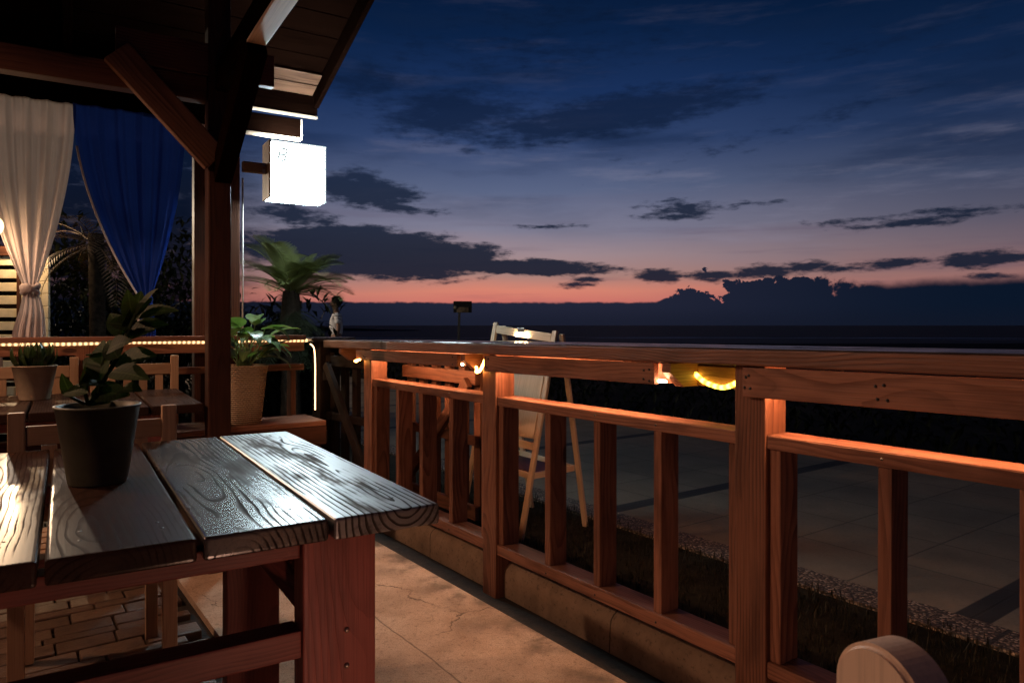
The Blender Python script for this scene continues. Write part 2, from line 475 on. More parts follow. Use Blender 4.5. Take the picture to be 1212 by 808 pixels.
    fr = g.m('FRACT', g.m('MULTIPLY', tt, 1 / 2.12)); fb = g.m('MINIMUM', fr, g.m('SUBTRACT', 1, fr))
    band = g.m('SUBTRACT', 1, g.sstep(fb, .030, .034))
    f2 = g.m('FRACT', g.m('MULTIPLY', tt, 1 / .53)); f3 = g.m('FRACT', g.m('MULTIPLY', g.m('ADD', w, .02), 1 / .5))
    jn = g.m('MINIMUM', g.m('MINIMUM', f2, g.m('SUBTRACT', 1, f2)), g.m('MINIMUM', f3, g.m('SUBTRACT', 1, f3)))
    jm = g.m('SUBTRACT', 1, g.sstep(jn, .006, .014))
    col = g.ramp(a, [(.3, (.15, .122, .088)), (.6, (.23, .185, .135)), (.8, (.27, .22, .16))])
    ids = g.node('ShaderNodeTexWhiteNoise'); g.put(ids.inputs[0], g.comb(g.m('FLOOR', g.m('MULTIPLY', tt, 1 / .53)), g.m('FLOOR', g.m('MULTIPLY', g.m('ADD', w, .02), 2)), 0))
    col = g.mix(g.m('MULTIPLY', ids.outputs['Value'], .22), col, (.07, .066, .06))
    col = g.mix(g.m('MULTIPLY', g.sstep(c, .5, .7), .35), col, (.06, .055, .05))
    col = g.mix(band, col, (.035, .033, .032)); col = g.mix(g.m('MULTIPLY', jm, .6), col, (.03, .028, .025))
    g.put(b.inputs['Base Color'], col); b.inputs['Roughness'].default_value = .75; b.inputs['Specular IOR Level'].default_value = .25
    g.put(b.inputs['Normal'], g.bump(g.m('SUBTRACT', c, jm), .3, .006)); M['slab'] = m
    # washed pebble strip
    m, g, b, p, t, w = base('pebble_strip')
    vo = g.node('ShaderNodeTexVoronoi'); vo.inputs['Scale'].default_value = 75; g.put(vo.inputs['Vector'], p)
    s = g.sep(vo.outputs['Color'])
    col = g.ramp(s[0], [(0, (.05, .04, .03)), (.6, (.22, .165, .12)), (1, (.42, .33, .25))])
    col = g.mix(g.sstep(vo.outputs['Distance'], .35, .62), col, (.03, .022, .016))
    fr = g.m('FRACT', g.m('MULTIPLY', g.m('ADD', t, 20.89), 1 / 1.06)); fb = g.m('MINIMUM', fr, g.m('SUBTRACT', 1, fr))
    col = g.mix(g.m('SUBTRACT', 1, g.sstep(fb, .006, .011)), col, (.02, .016, .012))
    g.put(b.inputs['Base Color'], col); b.inputs['Roughness'].default_value = .7
    g.put(b.inputs['Normal'], g.bump(g.m('SUBTRACT', 1, vo.outputs['Distance']), .7, .01)); M['pebble'] = m
    # ground, sand
    m, g, b, p, t, w = base('dark_sandy_ground')
    a = g.noise(p, .6, 6, .65); c = g.noise(p, 25, 5, .7)
    col = g.mix(g.sstep(g.m('ADD', a, g.m('MULTIPLY', c, .3)), .5, .8), (.012, .012, .009), (.035, .03, .024))
    g.put(b.inputs['Base Color'], col); b.inputs['Roughness'].default_value = .95; b.inputs['Specular IOR Level'].default_value = .05
    g.put(b.inputs['Normal'], g.bump(c, .5, .03)); M['ground'] = m
    # sea
    m, g, b, p, t, w = base('sea_water')
    a = g.noise(g.vm('MULTIPLY', p, (.06, .22, 1)), 1, 6, .6)
    foam = g.noise(g.vm('MULTIPLY', p, (.012, .10, 1)), 1, 4, .6)
    yy = g.sep(p)[1]
    near = g.m('MULTIPLY', g.sstep(yy, 112, 126), g.m('SUBTRACT', 1, g.sstep(yy, 140, 152)))
    fm = g.m('MULTIPLY', near, g.sstep(foam, .55, .62))
    g.put(b.inputs['Base Color'], g.mix(fm, (.003, .005, .009), (.8, .8, .76)))
    b.inputs['Roughness'].default_value = .6; b.inputs['Specular IOR Level'].default_value = .06
    g.put(b.inputs['Normal'], g.bump(a, .35, .4)); M['sea'] = m
    # wicker
    m, g, b = mat('wicker')
    at = g.node('ShaderNodeAttribute', attribute_name='wc').outputs['Vector']
    u, v, r = g.sep(at)
    row = g.m('FLOOR', g.m('MULTIPLY', v, 85))
    sx = g.m('SINE', g.m('ADD', g.m('MULTIPLY', u, 6.2832 * 34), g.m('MULTIPLY', row, math.pi)))
    sy = g.m('ABSOLUTE', g.m('SINE', g.m('MULTIPLY', v, 85 * math.pi)))
    hh = g.m('MULTIPLY', g.m('MULTIPLY_ADD', sx, .22, .75), sy)
    nn = g.noise(g.comb(g.m('MULTIPLY', u, 40), g.m('MULTIPLY', v, 60), 0), 1, 3)
    col = g.mix(g.sstep(hh, .05, .6), (.26, .16, .09), (.56, .41, .26))
    col = g.mix(g.m('MULTIPLY', g.sstep(nn, .45, .75), .5), col, (.22, .14, .075))
    g.put(b.inputs['Base Color'], col); b.inputs['Roughness'].default_value = .65
    g.put(b.inputs['Normal'], g.bump(hh, .9, .008)); M['wicker'] = m


ground_mats()

# ------------------------------------------------------------------ world: dusk sky
def make_world():
    w = bpy.data.worlds.new('World'); scene.world = w; w.use_nodes = True
    g = NG(w.node_tree); bg = g.n['Background']
    d = g.node('ShaderNodeTexCoord').outputs['Generated']
    x, y, z = g.sep(d)
    az = g.m('ARCTAN2', x, y)
    el = g.m('DIVIDE', z, g.m('MAXIMUM', g.m('SQRT', g.m('ADD', g.m('MULTIPLY', x, x), g.m('MULTIPLY', y, y))), .02))
    def A(px): return math.atan((px - 606) / 845)
    def E(px, py): return (385 - py) / 845 * math.cos(A(px))
    p = g.comb(az, el, 0)
    warp = g.noise(g.vm('MULTIPLY', p, (3.0, 9.0, 1)), 1, 4, .55)
    e2 = g.m('ADD', el, g.m('MULTIPLY', g.m('SUBTRACT', warp, .5), .035))
    es = g.m('MULTIPLY', e2, 2.0, clamp=True)
    k = lambda py: (385 - py) / 845 * 2
    base = g.ramp(es, [(0, srgb(150, 76, 70)), (k(358), srgb(208, 118, 106)), (k(345), srgb(216, 132, 112)), (k(328), srgb(172, 130, 122)),
                       (k(302), srgb(160, 137, 142)), (k(272), srgb(127, 125, 146)), (k(225), srgb(90, 101, 132)), (k(170), srgb(50, 69, 110)),
                       (k(110), srgb(26, 49, 92)), (k(40), srgb(11, 33, 68)), (1, srgb(5, 22, 50))])
    cool = g.ramp(es, [(0, srgb(70, 60, 78)), (k(335), srgb(136, 100, 100)), (k(305), srgb(98, 84, 96)), (k(270), srgb(72, 72, 90)),
                       (k(225), srgb(48, 58, 84)), (k(170), srgb(29, 46, 78)), (k(110), srgb(13, 34, 66)), (k(40), srgb(4, 23, 50)), (1, srgb(2, 14, 34))])
    azd = g.m('SUBTRACT', az, A(610))
    fall = g.m('POWER', 2.718, g.m('MULTIPLY', g.m('MULTIPLY', azd, azd), -1 / (.46 ** 2)))
    sky = g.mix(fall, cool, base)
    # thin veils
    veil = g.noise(g.vm('MULTIPLY', p, (2.2, 11.0, 1)), 1.0, 6, .55)
    sky = g.mix(g.m('MULTIPLY', g.sstep(veil, .46, .66), g.m('MULTIPLY', g.sstep(el, .08, .24), .62)), sky, srgb(14, 32, 62))
    veil3 = g.noise(g.vm('MULTIPLY', p, (3.4, 21.0, 1)), 1.3, 7, .6)
    sky = g.mix(g.m('MULTIPLY', g.sstep(veil3, .5, .72), g.m('MULTIPLY', g.sstep(el, .07, .14), g.m('SUBTRACT', .5, g.m('MULTIPLY', g.sstep(el, .2, .3), .4)))), sky, g.mix(.5, sky, srgb(140, 138, 160)))
    veil2 = g.noise(g.vm('MULTIPLY', p, (1.6, 26.0, 1)), 1.7, 5, .6)
    sky = g.mix(g.m('MULTIPLY', g.sstep(veil2, .5, .75), g.m('SUBTRACT', 1, g.sstep(el, .08, .22))), sky, g.mix(.45, sky, srgb(86, 70, 92)))
    # dark clouds: noise-edged lenses at fixed places in the sky
    fine = g.noise(g.vm('MULTIPLY', p, (17.0, 62.0, 1)), 1, 9, .66)
    fine2 = g.noise(g.vm('MULTIPLY', p, (42.0, 120.0, 1)), 1, 5, .6)
    ns = g.m('ADD', g.m('MULTIPLY', g.m('SUBTRACT', fine, .5), 2.6), g.m('MULTIPLY', g.m('SUBTRACT', fine2, .5), 1.3))
    lens = [(725, 137, 235, 34, .135, 1.35), (540, 135, 130, 44, .03, 1.2), (430, 95, 90, 30, .05, .9), (830, 118, 140, 18, .16, 1.0), (1000, 130, 300, 20, .2, .35), (640, 60, 300, 40, .05, .45),
            (440, 300, 185, 36, -.05, 2.0), (610, 316, 140, 12, -.03, 1.5), (432, 225, 82, 28, -.1, 1.15), (430, 272, 90, 8, 0, .8), (350, 255, 70, 20, 0, .7),
            (470, 246, 60, 9, -.1, .7), (805, 249, 72, 15, -.03, .62), (800, 256, 52, 8, .0, .6), (1085, 262, 130, 9, .06, .58), (1130, 250, 110, 7, 0, .5),
            (780, 327, 42, 11, 0, .8), (905, 322, 115, 11, .05, .75), (1060, 312, 90, 9, .03, .75), (1170, 307, 90, 13, .04, .9), (690, 337, 40, 5, 0, .6), (845, 326, 60, 10, .02, .75), (960, 315, 60, 9, 0, .7), (1010, 318, 50, 7, 0, .6), (700, 331, 30, 6, 0, .6), (560, 178, 30, 8, 0, .55), (540, 300, 80, 14, -.1, 1.3), (1000, 262, 60, 6, 0, .5), (890, 240, 60, 5, 0, .4),
            (640, 268, 60, 4, 0, .5), (1175, 326, 40, 6, 0, .6), (210, 250, 60, 30, 0, .5), (1080, 40, 260, 30, .1, .35), (660, 20, 160, 30, 0, .45), (940, 320, 40, 8, 0, .5)]
    tot = None
    for (px, py, rx, ry, tilt, amp) in lens:
        a0, e0 = A(px), E(px, py); c = math.cos(A(px)) ** 2
        rx_, ry_ = rx / 845 * c, ry / 845 * math.cos(A(px))
        dx = g.m('SUBTRACT', az, a0); dy = g.m('SUBTRACT', el, e0)
        dy = g.m('SUBTRACT', dy, g.m('MULTIPLY', dx, tilt))
        q = g.m('ADD', g.m('POWER', g.m('ABSOLUTE', g.m('MULTIPLY', dx, 1 / rx_)), 2), g.m('POWER', g.m('ABSOLUTE', g.m('MULTIPLY', dy, 1 / ry_)), 2))
        b = g.m('MULTIPLY', g.m('SUBTRACT', 1, g.m('SQRT', q)), amp * 1.5)
        b = g.m('MAXIMUM', b, -1)
        tot = b if tot is None else g.m('MAXIMUM', tot, b)
    f = g.m('ADD', tot, ns)
    cm = g.sstep(f, .10, g.m('ADD', .78, g.m('MULTIPLY', g.sstep(el, .16, .28), .5)))
    ccol = g.ramp(es, [(0, srgb(20, 29, 46)), (k(300), srgb(20, 31, 50)), (k(240), srgb(22, 34, 56)), (k(140), srgb(15, 30, 58)), (1, srgb(5, 16, 36))])
    dens = g.ramp(es, [(0, (.97, .97, .97)), (k(300), (.96, .96, .96)), (k(230), (.9, .9, .9)), (k(150), (.82, .82, .82)), (1, (.5, .5, .5))])
    sky = g.mix(g.m('MULTIPLY', cm, dens), sky, ccol)
    # cloud bank on the horizon, heaped between the middle and the right
    n1 = g.noise(g.vm('MULTIPLY', p, (27.0, 30.0, 1)), 1, 7, .6)
    n2 = g.noise(g.vm('MULTIPLY', p, (60.0, 85.0, 1)), 1, 4, .6)
    heap = g.m('MULTIPLY', g.sstep(az, A(775), A(815)), g.m('SUBTRACT', 1, g.sstep(az, A(930), A(1060))))
    rise = g.sstep(az, A(880), A(1130))
    topo = g.m('ADD', (385 - 358) / 845, g.m('MULTIPLY', rise, .022))
    topo = g.m('ADD', topo, g.m('MULTIPLY', heap, g.m('ADD', .006, g.m('MULTIPLY', g.m('SUBTRACT', n1, .40), .15))))
    topo = g.m('ADD', topo, g.m('MULTIPLY', g.m('SUBTRACT', n2, .5), g.m('MULTIPLY_ADD', heap, .014, .004)))
    topo = g.m('ADD', topo, g.m('MULTIPLY', g.m('SUBTRACT', n1, .5), .008))
    soft = g.m('MULTIPLY_ADD', rise, .006, .0016)
    bm_ = g.m('SUBTRACT', 1, g.sstep(g.m('DIVIDE', g.m('SUBTRACT', el, topo), soft), -1, 1))
    bcol = g.mix(g.sstep(az, A(700), A(1212)), srgb(33, 36, 54), srgb(10, 22, 40))
    bcol = g.mix(g.sstep(az, A(560), A(300)), bcol, srgb(22, 27, 44))
    bcol = g.mix(g.sstep(el, .03, .0), bcol, g.mix(.5, bcol, srgb(18, 22, 36)))
    sky = g.mix(bm_, sky, bcol)
    lf = g.m('SUBTRACT', 1, g.sstep(g.m('ADD', az, g.m('MULTIPLY', g.m('SUBTRACT', fine, .5), .12)), A(225), A(330)))
    sky = g.mix(g.m('MULTIPLY', lf, g.m('MULTIPLY_ADD', g.sstep(fine, .62, .52), .3, .68)), sky, g.mix(g.sstep(el, .0, .3), srgb(9, 12, 22), srgb(9, 22, 46)))
    # behind the viewer: plain night blue
    back = g.sstep(y, .1, -.25)
    sky = g.mix(back, sky, srgb(8, 20, 44))
    sky = g.mix(g.sstep(z, 0.0, -.02), sky, (.002, .003, .005, 1))
    g.put(bg.inputs[0], sky); bg.inputs[1].default_value = 1.0


make_world()

# ------------------------------------------------------------------ camera
cam = bpy.data.cameras.new('camera'); co = bpy.data.objects.new('camera', cam); COL.objects.link(co)
co.location = (0, 0, H); co.rotation_euler = (math.radians(90), 0, 0)
cam.sensor_width = 36; cam.lens = 36 * 845 / 1212; cam.shift_y = -19 / 1212; cam.clip_end = 60000; cam.clip_start = .02
cam.dof.use_dof = True; cam.dof.focus_distance = 2.6; cam.dof.aperture_fstop = 13
scene.camera = co

# ------------------------------------------------------------------ ground
def sheet(name, pts, m, th=0):
    b = MB()
    if th:
        n = len(pts); lo = [V(p) - UP * th for p in pts]
        b.add(list(pts) + lo, [tuple(range(n)), tuple(reversed(range(n, 2 * n)))] + [(i, i + n, (i + 1) % n + n, (i + 1) % n) for i in range(n)])
    else: b.add(pts, [tuple(range(len(pts)))])
    return struct(b.build(name, m))


sheet('ground', [(-400, -60, -.062), (400, -60, -.062), (400, 48, -.062), (-400, 48, -.062)], M['ground'])
sheet('beach', [(-400, 48, -.062), (400, 48, -.062), (600, 75, -1.25), (-600, 75, -1.25)], M['ground'])
sheet('sea', [(-40000, 70, -1.2), (40000, 70, -1.2), (40000, 40000, -1.2), (-40000, 40000, -1.2)], M['sea'])
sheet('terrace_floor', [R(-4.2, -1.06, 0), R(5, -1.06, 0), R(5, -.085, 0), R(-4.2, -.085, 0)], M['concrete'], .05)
sheet('shade_and_bed', [R(-4.2, -.085, -.018), R(5, -.085, -.018), R(5, .09, -.018), R(-4.2, .09, -.018)], M['shade_and_bed'], .04)  # dark sheet standing in for the shade of the rails on the floor
sheet('paving_bed', [R(-3.4, -6, -.030), R(5, -6, -.030), R(5, -1.06, -.030), R(-3.4, -1.06, -.030)], M['shade_and_bed'], .03)
sheet('pebble_strip', [R(-14, 1.29, -.046), R(8, 1.29, -.046), R(8, 1.5, -.046), R(-14, 1.5, -.046)], M['pebble'], .05)
sheet('promenade', [R(-40, 1.5, -.050), R(12, 1.5, -.050), R(12, 5.0, -.050), R(-40, 5.0, -.050)], M['slab'], .05)
# brick paving: courses run across the terrace
bk = MB(); t = -3.2; row = 0; rb = random.Random(5)
while t < 2.6:
    hgt = .105 if row % 3 != 1 else .062
    w = -1.075 - (row % 2) * .07 - rb.uniform(0, .03)
    while w > -4.2:
        L = rb.choice((.20, .21, .19)) * (1 if row % 3 != 1 else 1.25)
        gap = .007 if row % 3 else .009
        z0 = rb.uniform(-.006, .003)
        c = V((rb.random(), rb.random(), rb.random()))
        n0 = len(bk.wc)
        bk.beam(R(t + hgt / 2, w, z0 - .025), R(t + hgt / 2, w - L + gap, z0 - .025), hgt - gap, .05, bev=.006, seg=2)
        for i in range(n0, len(bk.wc)): bk.wc[i] = c
        w -= L
    t += hgt; row += 1
struct(bk.build('brick_paving', M['brick']))
# kerb with a rounded top edge, seen under the bottom rail
kb = MB(); prof = [(.042, -.05), (.042, .07), (.047, .098), (.06, .118), (.08, .128), (.19, .130), (.21, .12), (.215, -.05)]
tt = [-1.75 + .155 * i for i in range(42)]; rk = random.Random(3); vs = []; fs = []
for t in tt:
    for (w, z) in prof: vs.append(R(t, w + rk.uniform(-.002, .002), z + rk.uniform(-.002, .002)))
n = len(prof)
for i in range(len(tt) - 1):
    for k_ in range(n - 1): fs.append((i * n + k_, i * n + k_ + 1, (i + 1) * n + k_ + 1, (i + 1) * n + k_))
fs.append(tuple(range(n))); kb.add(vs, fs)
struct(kb.build('kerb', M['kerb'], smooth=True))
# low land at the far left
lm = MB(); rl = random.Random(8)
vs = []; fs = []
for i in range(60):
    x = -420 + i * 6.4; hh = (1.2 + 1.6 * math.sin(i * .21) ** 2 + rl.uniform(0, .7)) * min(1, (59 - i) / 16)
    vs += [V((x, 300, -1.3)), V((x, 308, -1.3 + hh + .5)), V((x, 340, -1.3))]
for i in range(59):
    for k_ in (0, 1): fs.append((i * 3 + k_, i * 3 + 3 + k_, i * 3 + 4 + k_, i * 3 + 1 + k_))
lm.add(vs, fs); struct(lm.build('headland', M['ground']))

# grass and hedge
gr = MB(); rg = random.Random(21)
for i in range(9000):
    t = rg.uniform(-2.2, 3.6); w = .22 + 1.09 * rg.random() ** .9 + rg.gauss(0, .015)
    b0 = R(t, w, -.06); a = rg.uniform(0, 6.283); tl = rg.uniform(.2, 1.0)
    gr.leaf(b0, (math.cos(a) * tl, math.sin(a) * tl, 1), (math.cos(a), math.sin(a), .2), rg.uniform(.02, .06), rg.uniform(.003, .007), rg.uniform(.3, 1.4), 3)
o = gr.build('grass', M['grass']); o['kind'] = 'stuff'


def clump(mb, c, r, n, ls, rng, flat=1.0):
    for _ in range(n):
        v = V((rng.gauss(0, 1), rng.gauss(0, 1), rng.gauss(0, 1))).normalized() * rng.uniform(.45, 1)
        p = V(c) + V((v.x * r, v.y * r, v.z * r * flat))
        d = (v + V((rng.gauss(0, .6), rng.gauss(0, .6), rng.gauss(0, .6) + .2)))
        mb.leaf(p, d, UP, ls * rng.uniform(.6, 1.3), ls * .35, rng.uniform(.2, .9), 2)


hd = MB(); rh = random.Random(4)
for i in range(150):
    t = -26 + i * .24
    clump(hd, R(t + rh.uniform(-.1, .1), 5.35 + rh.uniform(-.15, .25), .2 + rh.uniform(-.06, .1)), .34, 46, .16, rh, .8)
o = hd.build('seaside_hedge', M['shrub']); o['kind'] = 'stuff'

# ------------------------------------------------------------------ railing with the bar counter
rail = thing('terrace_railing', R(0, 0, 0), 'orange-brown timber railing with upright boards and a deep dark bar counter along its top', 'railing')
PW = .10
posts = [(-1.364, -1.262), (-.122, -.020), (1.195, 1.297), (2.52, 2.62)]
for (a, b) in posts:
    MB().beam(R((a + b) / 2, .05, -.03), R((a + b) / 2, .05, 1.035), PW, b - a, side=N, bev=.006).build('post', M['rail'], rail)
spans = [(-1.262, -.122), (-.020, 1.195), (1.297, 2.52)]
bal = [[-1.262, -.987, -.719, -.434, -.157], [-.02, .298, .578, .868, 1.160], [1.30, 1.598, 1.897, 2.20, 2.485]]
for (a, b), bs in zip(spans, bal):
    MB().beam(R(a + .001, .052, .826), R(b - .001, .052, .826), .094, .040, side=N, bev=.005).build('mid_rail', M['rail'], rail)
    MB().beam(R(a + .001, .052, .192), R(b - .001, .052, .192), .094, .046, side=N, bev=.005).build('bottom_rail', M['rail'], rail)
    for t in bs:
        j1, j2, j3 = random.uniform(-.003, .003), random.uniform(-.003, .003), random.uniform(-.0025, .0025)
        MB().beam(R(t + .0175 + j1, .056 + j3, .2145), R(t + .0175 + j2, .056 + j3, .8065), .084, .034, side=N, bev=.004).build('baluster', M['rail'], rail)


def zc(t): return 1.026 + .0085 * t      # underside of the counter, a little out of level


for (a, b) in [(-1.42, -.295), (-.075, .905), (1.24, 2.9)]:
    hf = zc((a + b) / 2) - .955 - .006
    MB().beam(R(a, -.013, zc(a) - .005 - hf / 2), R(b, -.013, zc(b) - .005 - hf / 2), .024, hf, side=N, bev=.003).build('front_fascia', M['rail'], rail)
for (a, b) in [(-1.36, .0), (.0, 1.28), (1.28, 2.9)]:
    MB().beam(R(a, .118, .988), R(b - .004, .118, .988), .024, .066, side=N, bev=.003).build('rear_fascia', M['rail'], rail)
for t in (-1.66, -.25, .955, 2.3):
    m_ = MB(); w0, w1 = -.022, .47
    z1 = zc(t) - .004; x = V(D)
    poly = [(w0, z1), (w1, z1), (w1, z1 - .03), (.155, z1 - .075), (.04, z1 - .075), (w0, z1 - .028)]
    vs = [R(t - .018, w, z) for w, z in poly] + [R(t + .018, w, z) for w, z in poly]; n = len(poly)
    off = V((random.uniform(0, 30), .05, .06))
    m_.add(vs, [tuple(reversed(range(n))), tuple(range(n, 2 * n))] + [(i, (i + 1) % n, (i + 1) % n + n, i + n) for i in range(n)],
           [V((w, z, s * .03)) + off for s in (0, 1) for w, z in poly])
    m_.build('bracket', M['rail'], rail)
rs_ = random.Random(14)
for t in (-1.31, -1.285, -.06, -.045, 1.25, 1.265, -.33, .88, .86, 1.62, 1.64):
    for z in (.972, 1.008):
        MB().sphere(R(t + rs_.uniform(-.006, .006), -.0255, z + rs_.uniform(-.005, .005)), .0042, 1, 1, 1, 8, 5).build('screw', M['darkmetal'], rail, smooth=True)
for (a, b), bs in zip(spans, bal):
    for t in bs[1:-1]:
        for z in (.826, .19): MB().sphere(R(t + .018, .0048, z + rs_.uniform(-.005, .005)), .0036, 1, 1, 1, 8, 5).build('screw', M['darkmetal'], rail, smooth=True)
# counter top: lipped front board plus planks
e0, e1 = -1.90, 2.95
MB().beam(R(e0, .014, zc(e0) + .0225), R(e1, .014, zc(e1) + .0225), .10, .045, side=N, bev=.005).build('counter_front_board', M['rail'], rail)
for i, w in enumerate((.127, .243, .359, .47)):
    MB().beam(R(e0 + .004 * (i % 2), w, zc(e0) + .0225), R(e1, w, zc(e1) + .0225), .112, .043, side=N, bev=.004).build('counter_plank', M['mid'], rail)
# the stained upper skin of the front board
MB().beam(R(e0 + .004, .017, zc(e0) + .047), R(e1, .017, zc(e1) + .047), .094, .004, side=N, bev=.001, seg=1).build('counter_front_skin', M['mid'], rail)

# rope light behind the fascia boards
rp = thing('rope_light', R(0, .02, .95), 'yellow LED rope light sagging out below the bar counter fascia beside the posts', 'rope light')


def rope(path, r, name, m, parent, led=True):
    pts = []
    for i in range(len(path) - 1):
        p0 = path[max(i - 1, 0)]; p1 = path[i]; p2 = path[i + 1]; p3 = path[min(i + 2, len(path) - 1)]
        for k_ in range(8):
            u = k_ / 8
            pts.append(.5 * ((2 * p1) + (p2 - p0) * u + (2 * p0 - 5 * p1 + 4 * p2 - p3) * u * u + (3 * p1 - p0 - 3 * p2 + p3) * u ** 3))
    pts.append(path[-1])
    t_ = MB().tube(pts, r, 8).build(name, m, parent, smooth=True)
    if led:
        ac = 0
        for a, b in zip(pts, pts[1:]):
            ac += (b - a).length
            if ac > .032: ac = 0; MB().sphere(b, r * 1.04, .8, .8, .8, seg=8, rings=5).build('led', M['led'], t_, smooth=True)


rope([R(.97, .097, .995), R(1.01, .097, .970), R(1.075, .096, .957), R(1.125, .094, .972), R(1.155, .09, .993), R(1.178, .082, 1.022)], .0075, 'tube', M['ropeyellow'], rp, False)
rope([R(-.29, .06, .975), R(-.215, .03, .956), R(-.165, -.005, .944), R(-.125, -.014, .95), R(-.098, -.016, .975), R(-.080, -.016, 1.0)], .006, 'tube', M['rope'], rp)
rope([R(-1.50, .02, .945), R(-1.46, .0, .938), R(-1.42, -.03, .942), R(-1.385, -.034, .948), R(-1.352, -.030, .953)], .006, 'tube', M['rope'], rp)
for (a, b) in ((-1.245, -.30), (-.008, .925), (1.31, 2.5)):
    n_ = 7
    rope([R(a + (b - a) * i / n_, .0105 + .001 * math.sin(i * 2.3), .972 + .003 * math.sin(i * 1.7)) for i in range(n_ + 1)], .0045, 'tube', M['ropehot'], rp, False)

# ------------------------------------------------------------------ gate leaves and the posts left of the opening
def gate(root, p0, dirv, L, m, brace_up=True, z0=.13, z1=.97, nb=6):
    dirv = V(dirv).normalized(); s = dirv.cross(UP)
    for z, h in ((z1 - .05, .07), (z0 + .04, .07), (.56, .05)):
        MB().beam(p0 + UP * z, p0 + dirv * L + UP * z, .03, h, side=s).build('cross_rail', m, root)
    for i in range(nb):
        q = p0 + dirv * (.03 + (L - .06) * i / (nb - 1)) - s * .032
        MB().beam(q + UP * z0, q + UP * z1, .03, .062, side=s).build('picket', m, root)
    a, b = (z0 + .06, z1 - .07) if brace_up else (z1 - .07, z0 + .06)
    MB().beam(p0 + dirv * .04 + UP * a + s * .032, p0 + dirv * (L - .04) + UP * b + s * .032, .03, .06, side=s).build('brace', m, root)
    return root


gl = thing('wooden_gate', R(-1.36, .2, 0), 'wooden gate leaf folded back against the outside of the railing, its pickets lit orange', 'gate', 'gate leaves of the terrace')
gate(gl, R(-1.36, .26, 0), D, .80, M['gate'], True, .15, .93)
gq = thing('wooden_gate', R(-2.04, .05, 0), 'dark wooden gate leaf with diagonal brace, between the flat-capped post and the railing end', 'gate', 'gate leaves of the terrace')
gate(gq, R(-2.04, .05, 0), (D * 1 + N * .10), .64, M['black'], False, .12, .97, 5)
gp = thing('gate_post', R(-2.12, .07, 0), 'thick dark timber gate post under a wide flat cap board with a pale edge', 'gate post')
MB().beam(R(-2.12, .07, -.03), R(-2.12, .07, 1.045), .14, .14, side=N, bev=.006).build('post', M['black'], gp)
MB().beam(R(-2.30, .07, 1.058), R(-1.98, .07, 1.058), .30, .024, side=N).build('cap', M['counter'], gp)
for z in (.83, .42):
    MB().beam(R(-2.047, .035, z - .04), R(-2.047, .035, z + .04), .03, .006, side=N, bev=.001).build('hinge', M['metal'], gp)

# far railing across the left end of the terrace
fr = thing('far_railing', R(-2.2, -1, 0), 'timber railing across the far left end of the terrace, rope light under its top board', 'railing')
F0 = V((-1.34, 4.72, 0))
def FRp(k, z, o=0): return F0 - N * k - D * o + UP * z
MB().beam(FRp(.05, 1.072), FRp(3.6, 1.072), .16, .030).build('top_rail', M['rail'], fr)
MB().beam(FRp(.05, 1.02, -.03), FRp(3.6, 1.02, -.03), .03, .07).build('fascia', M['rail'], fr)
MB().beam(FRp(.05, .88), FRp(3.6, .88), .08, .04).build('mid_rail', M['rail'], fr)
MB().beam(FRp(.05, .22), FRp(3.6, .22), .08, .045).build('bottom_rail', M['rail'], fr)
for k_ in (1.28, 2.6): MB().beam(FRp(k_, -.03), FRp(k_, 1.056), .09, .09, side=N).build('post', M['rail'], fr)
for i in range(11):
    k_ = .12 + i * .29
    MB().beam(FRp(k_, .243), FRp(k_, .86), .034, .08, side=N).build('baluster', M['rail'], fr)
rf = thing('rope_light', FRp(1, 1.05, -.05), 'long warm rope light under the far railing top, turning down beside the gate post', 'rope light')
rope([FRp(.03, 1.052, -.058)] + [FRp(.1 + i * .25, 1.052 + .003 * math.sin(i * 2.1), -.058) for i in range(14)], .0095, 'tube', M['ropebead'], rf, False)
rope([FRp(.02, 1.03, -.07), FRp(.0, 1.0, -.085), FRp(-.006, .9, -.09), FRp(-.006, .75, -.09), FRp(-.006, .60, -.09)], .0045, 'tube', M['ropefar'], rf, True)

# bench below the basket
bn = thing('plank_bench', FRp(.5, 0, -.3), 'low plank bench against the far railing carrying the wicker basket', 'bench')
for i in range(3):
    MB().beam(FRp(.06, .562, -.14 - i * .125), FRp(1.25, .562, -.14 - i * .125), .12, .03).build('seat_plank', M['rail'], bn)
MB().beam(FRp(.06, .49, -.44), FRp(1.25, .49, -.44), .03, .11).build('apron', M['dark'], bn)
for k_ in (.12, 1.18):
    for o_ in (-.13, -.40): MB().beam(FRp(k_, -.03, o_), FRp(k_, .546, o_), .07, .07, side=N).build('leg', M['dark'], bn)

# ------------------------------------------------------------------ pavilion
pv = thing('timber_pavilion', T(0, 0, 0), 'dark timber pavilion with posts, knee braces and a boarded roof rising towards the viewer', 'pavilion')
MB().beam(T(.05, .05, -.03), T(.05, .05, 2.85), .10, .10, side=NTT, bev=.006).build('post', M['dark'], pv)
MB().beam(T(.157, 1.22, -.03), T(.157, 1.22, 2.80), .10, .10, side=NTT, bev=.006).build('post', M['beam'], pv)
MB().beam(T(.325, 1.235, -.03), T(.325, 1.235, 2.80), .10, .10, side=NTT, bev=.006).build('post', M['beam'], pv)
MB().beam(T(-3.2, 1.22, -.03), T(-3.2, 1.22, 2.80), .10, .10, side=NTT, bev=.006).build('post', M['beam'], pv)
MB().beam(T(-3.2, .05, -.03), T(-3.2, .05, 3.0), .10, .10, side=NTT, bev=.006).build('post', M['beam'], pv)
MB().beam(T(-4, .05, 2.245), T(-.002, .05, 2.245), .08, .11, side=DT, bev=.006).build('beam', M['beam'], pv)
MB().beam(T(-.374, .03, 2.38), T(.3, .03, 2.38), .05, .15, side=DT, bev=.005).build('wall_plate', M['beam'], pv)
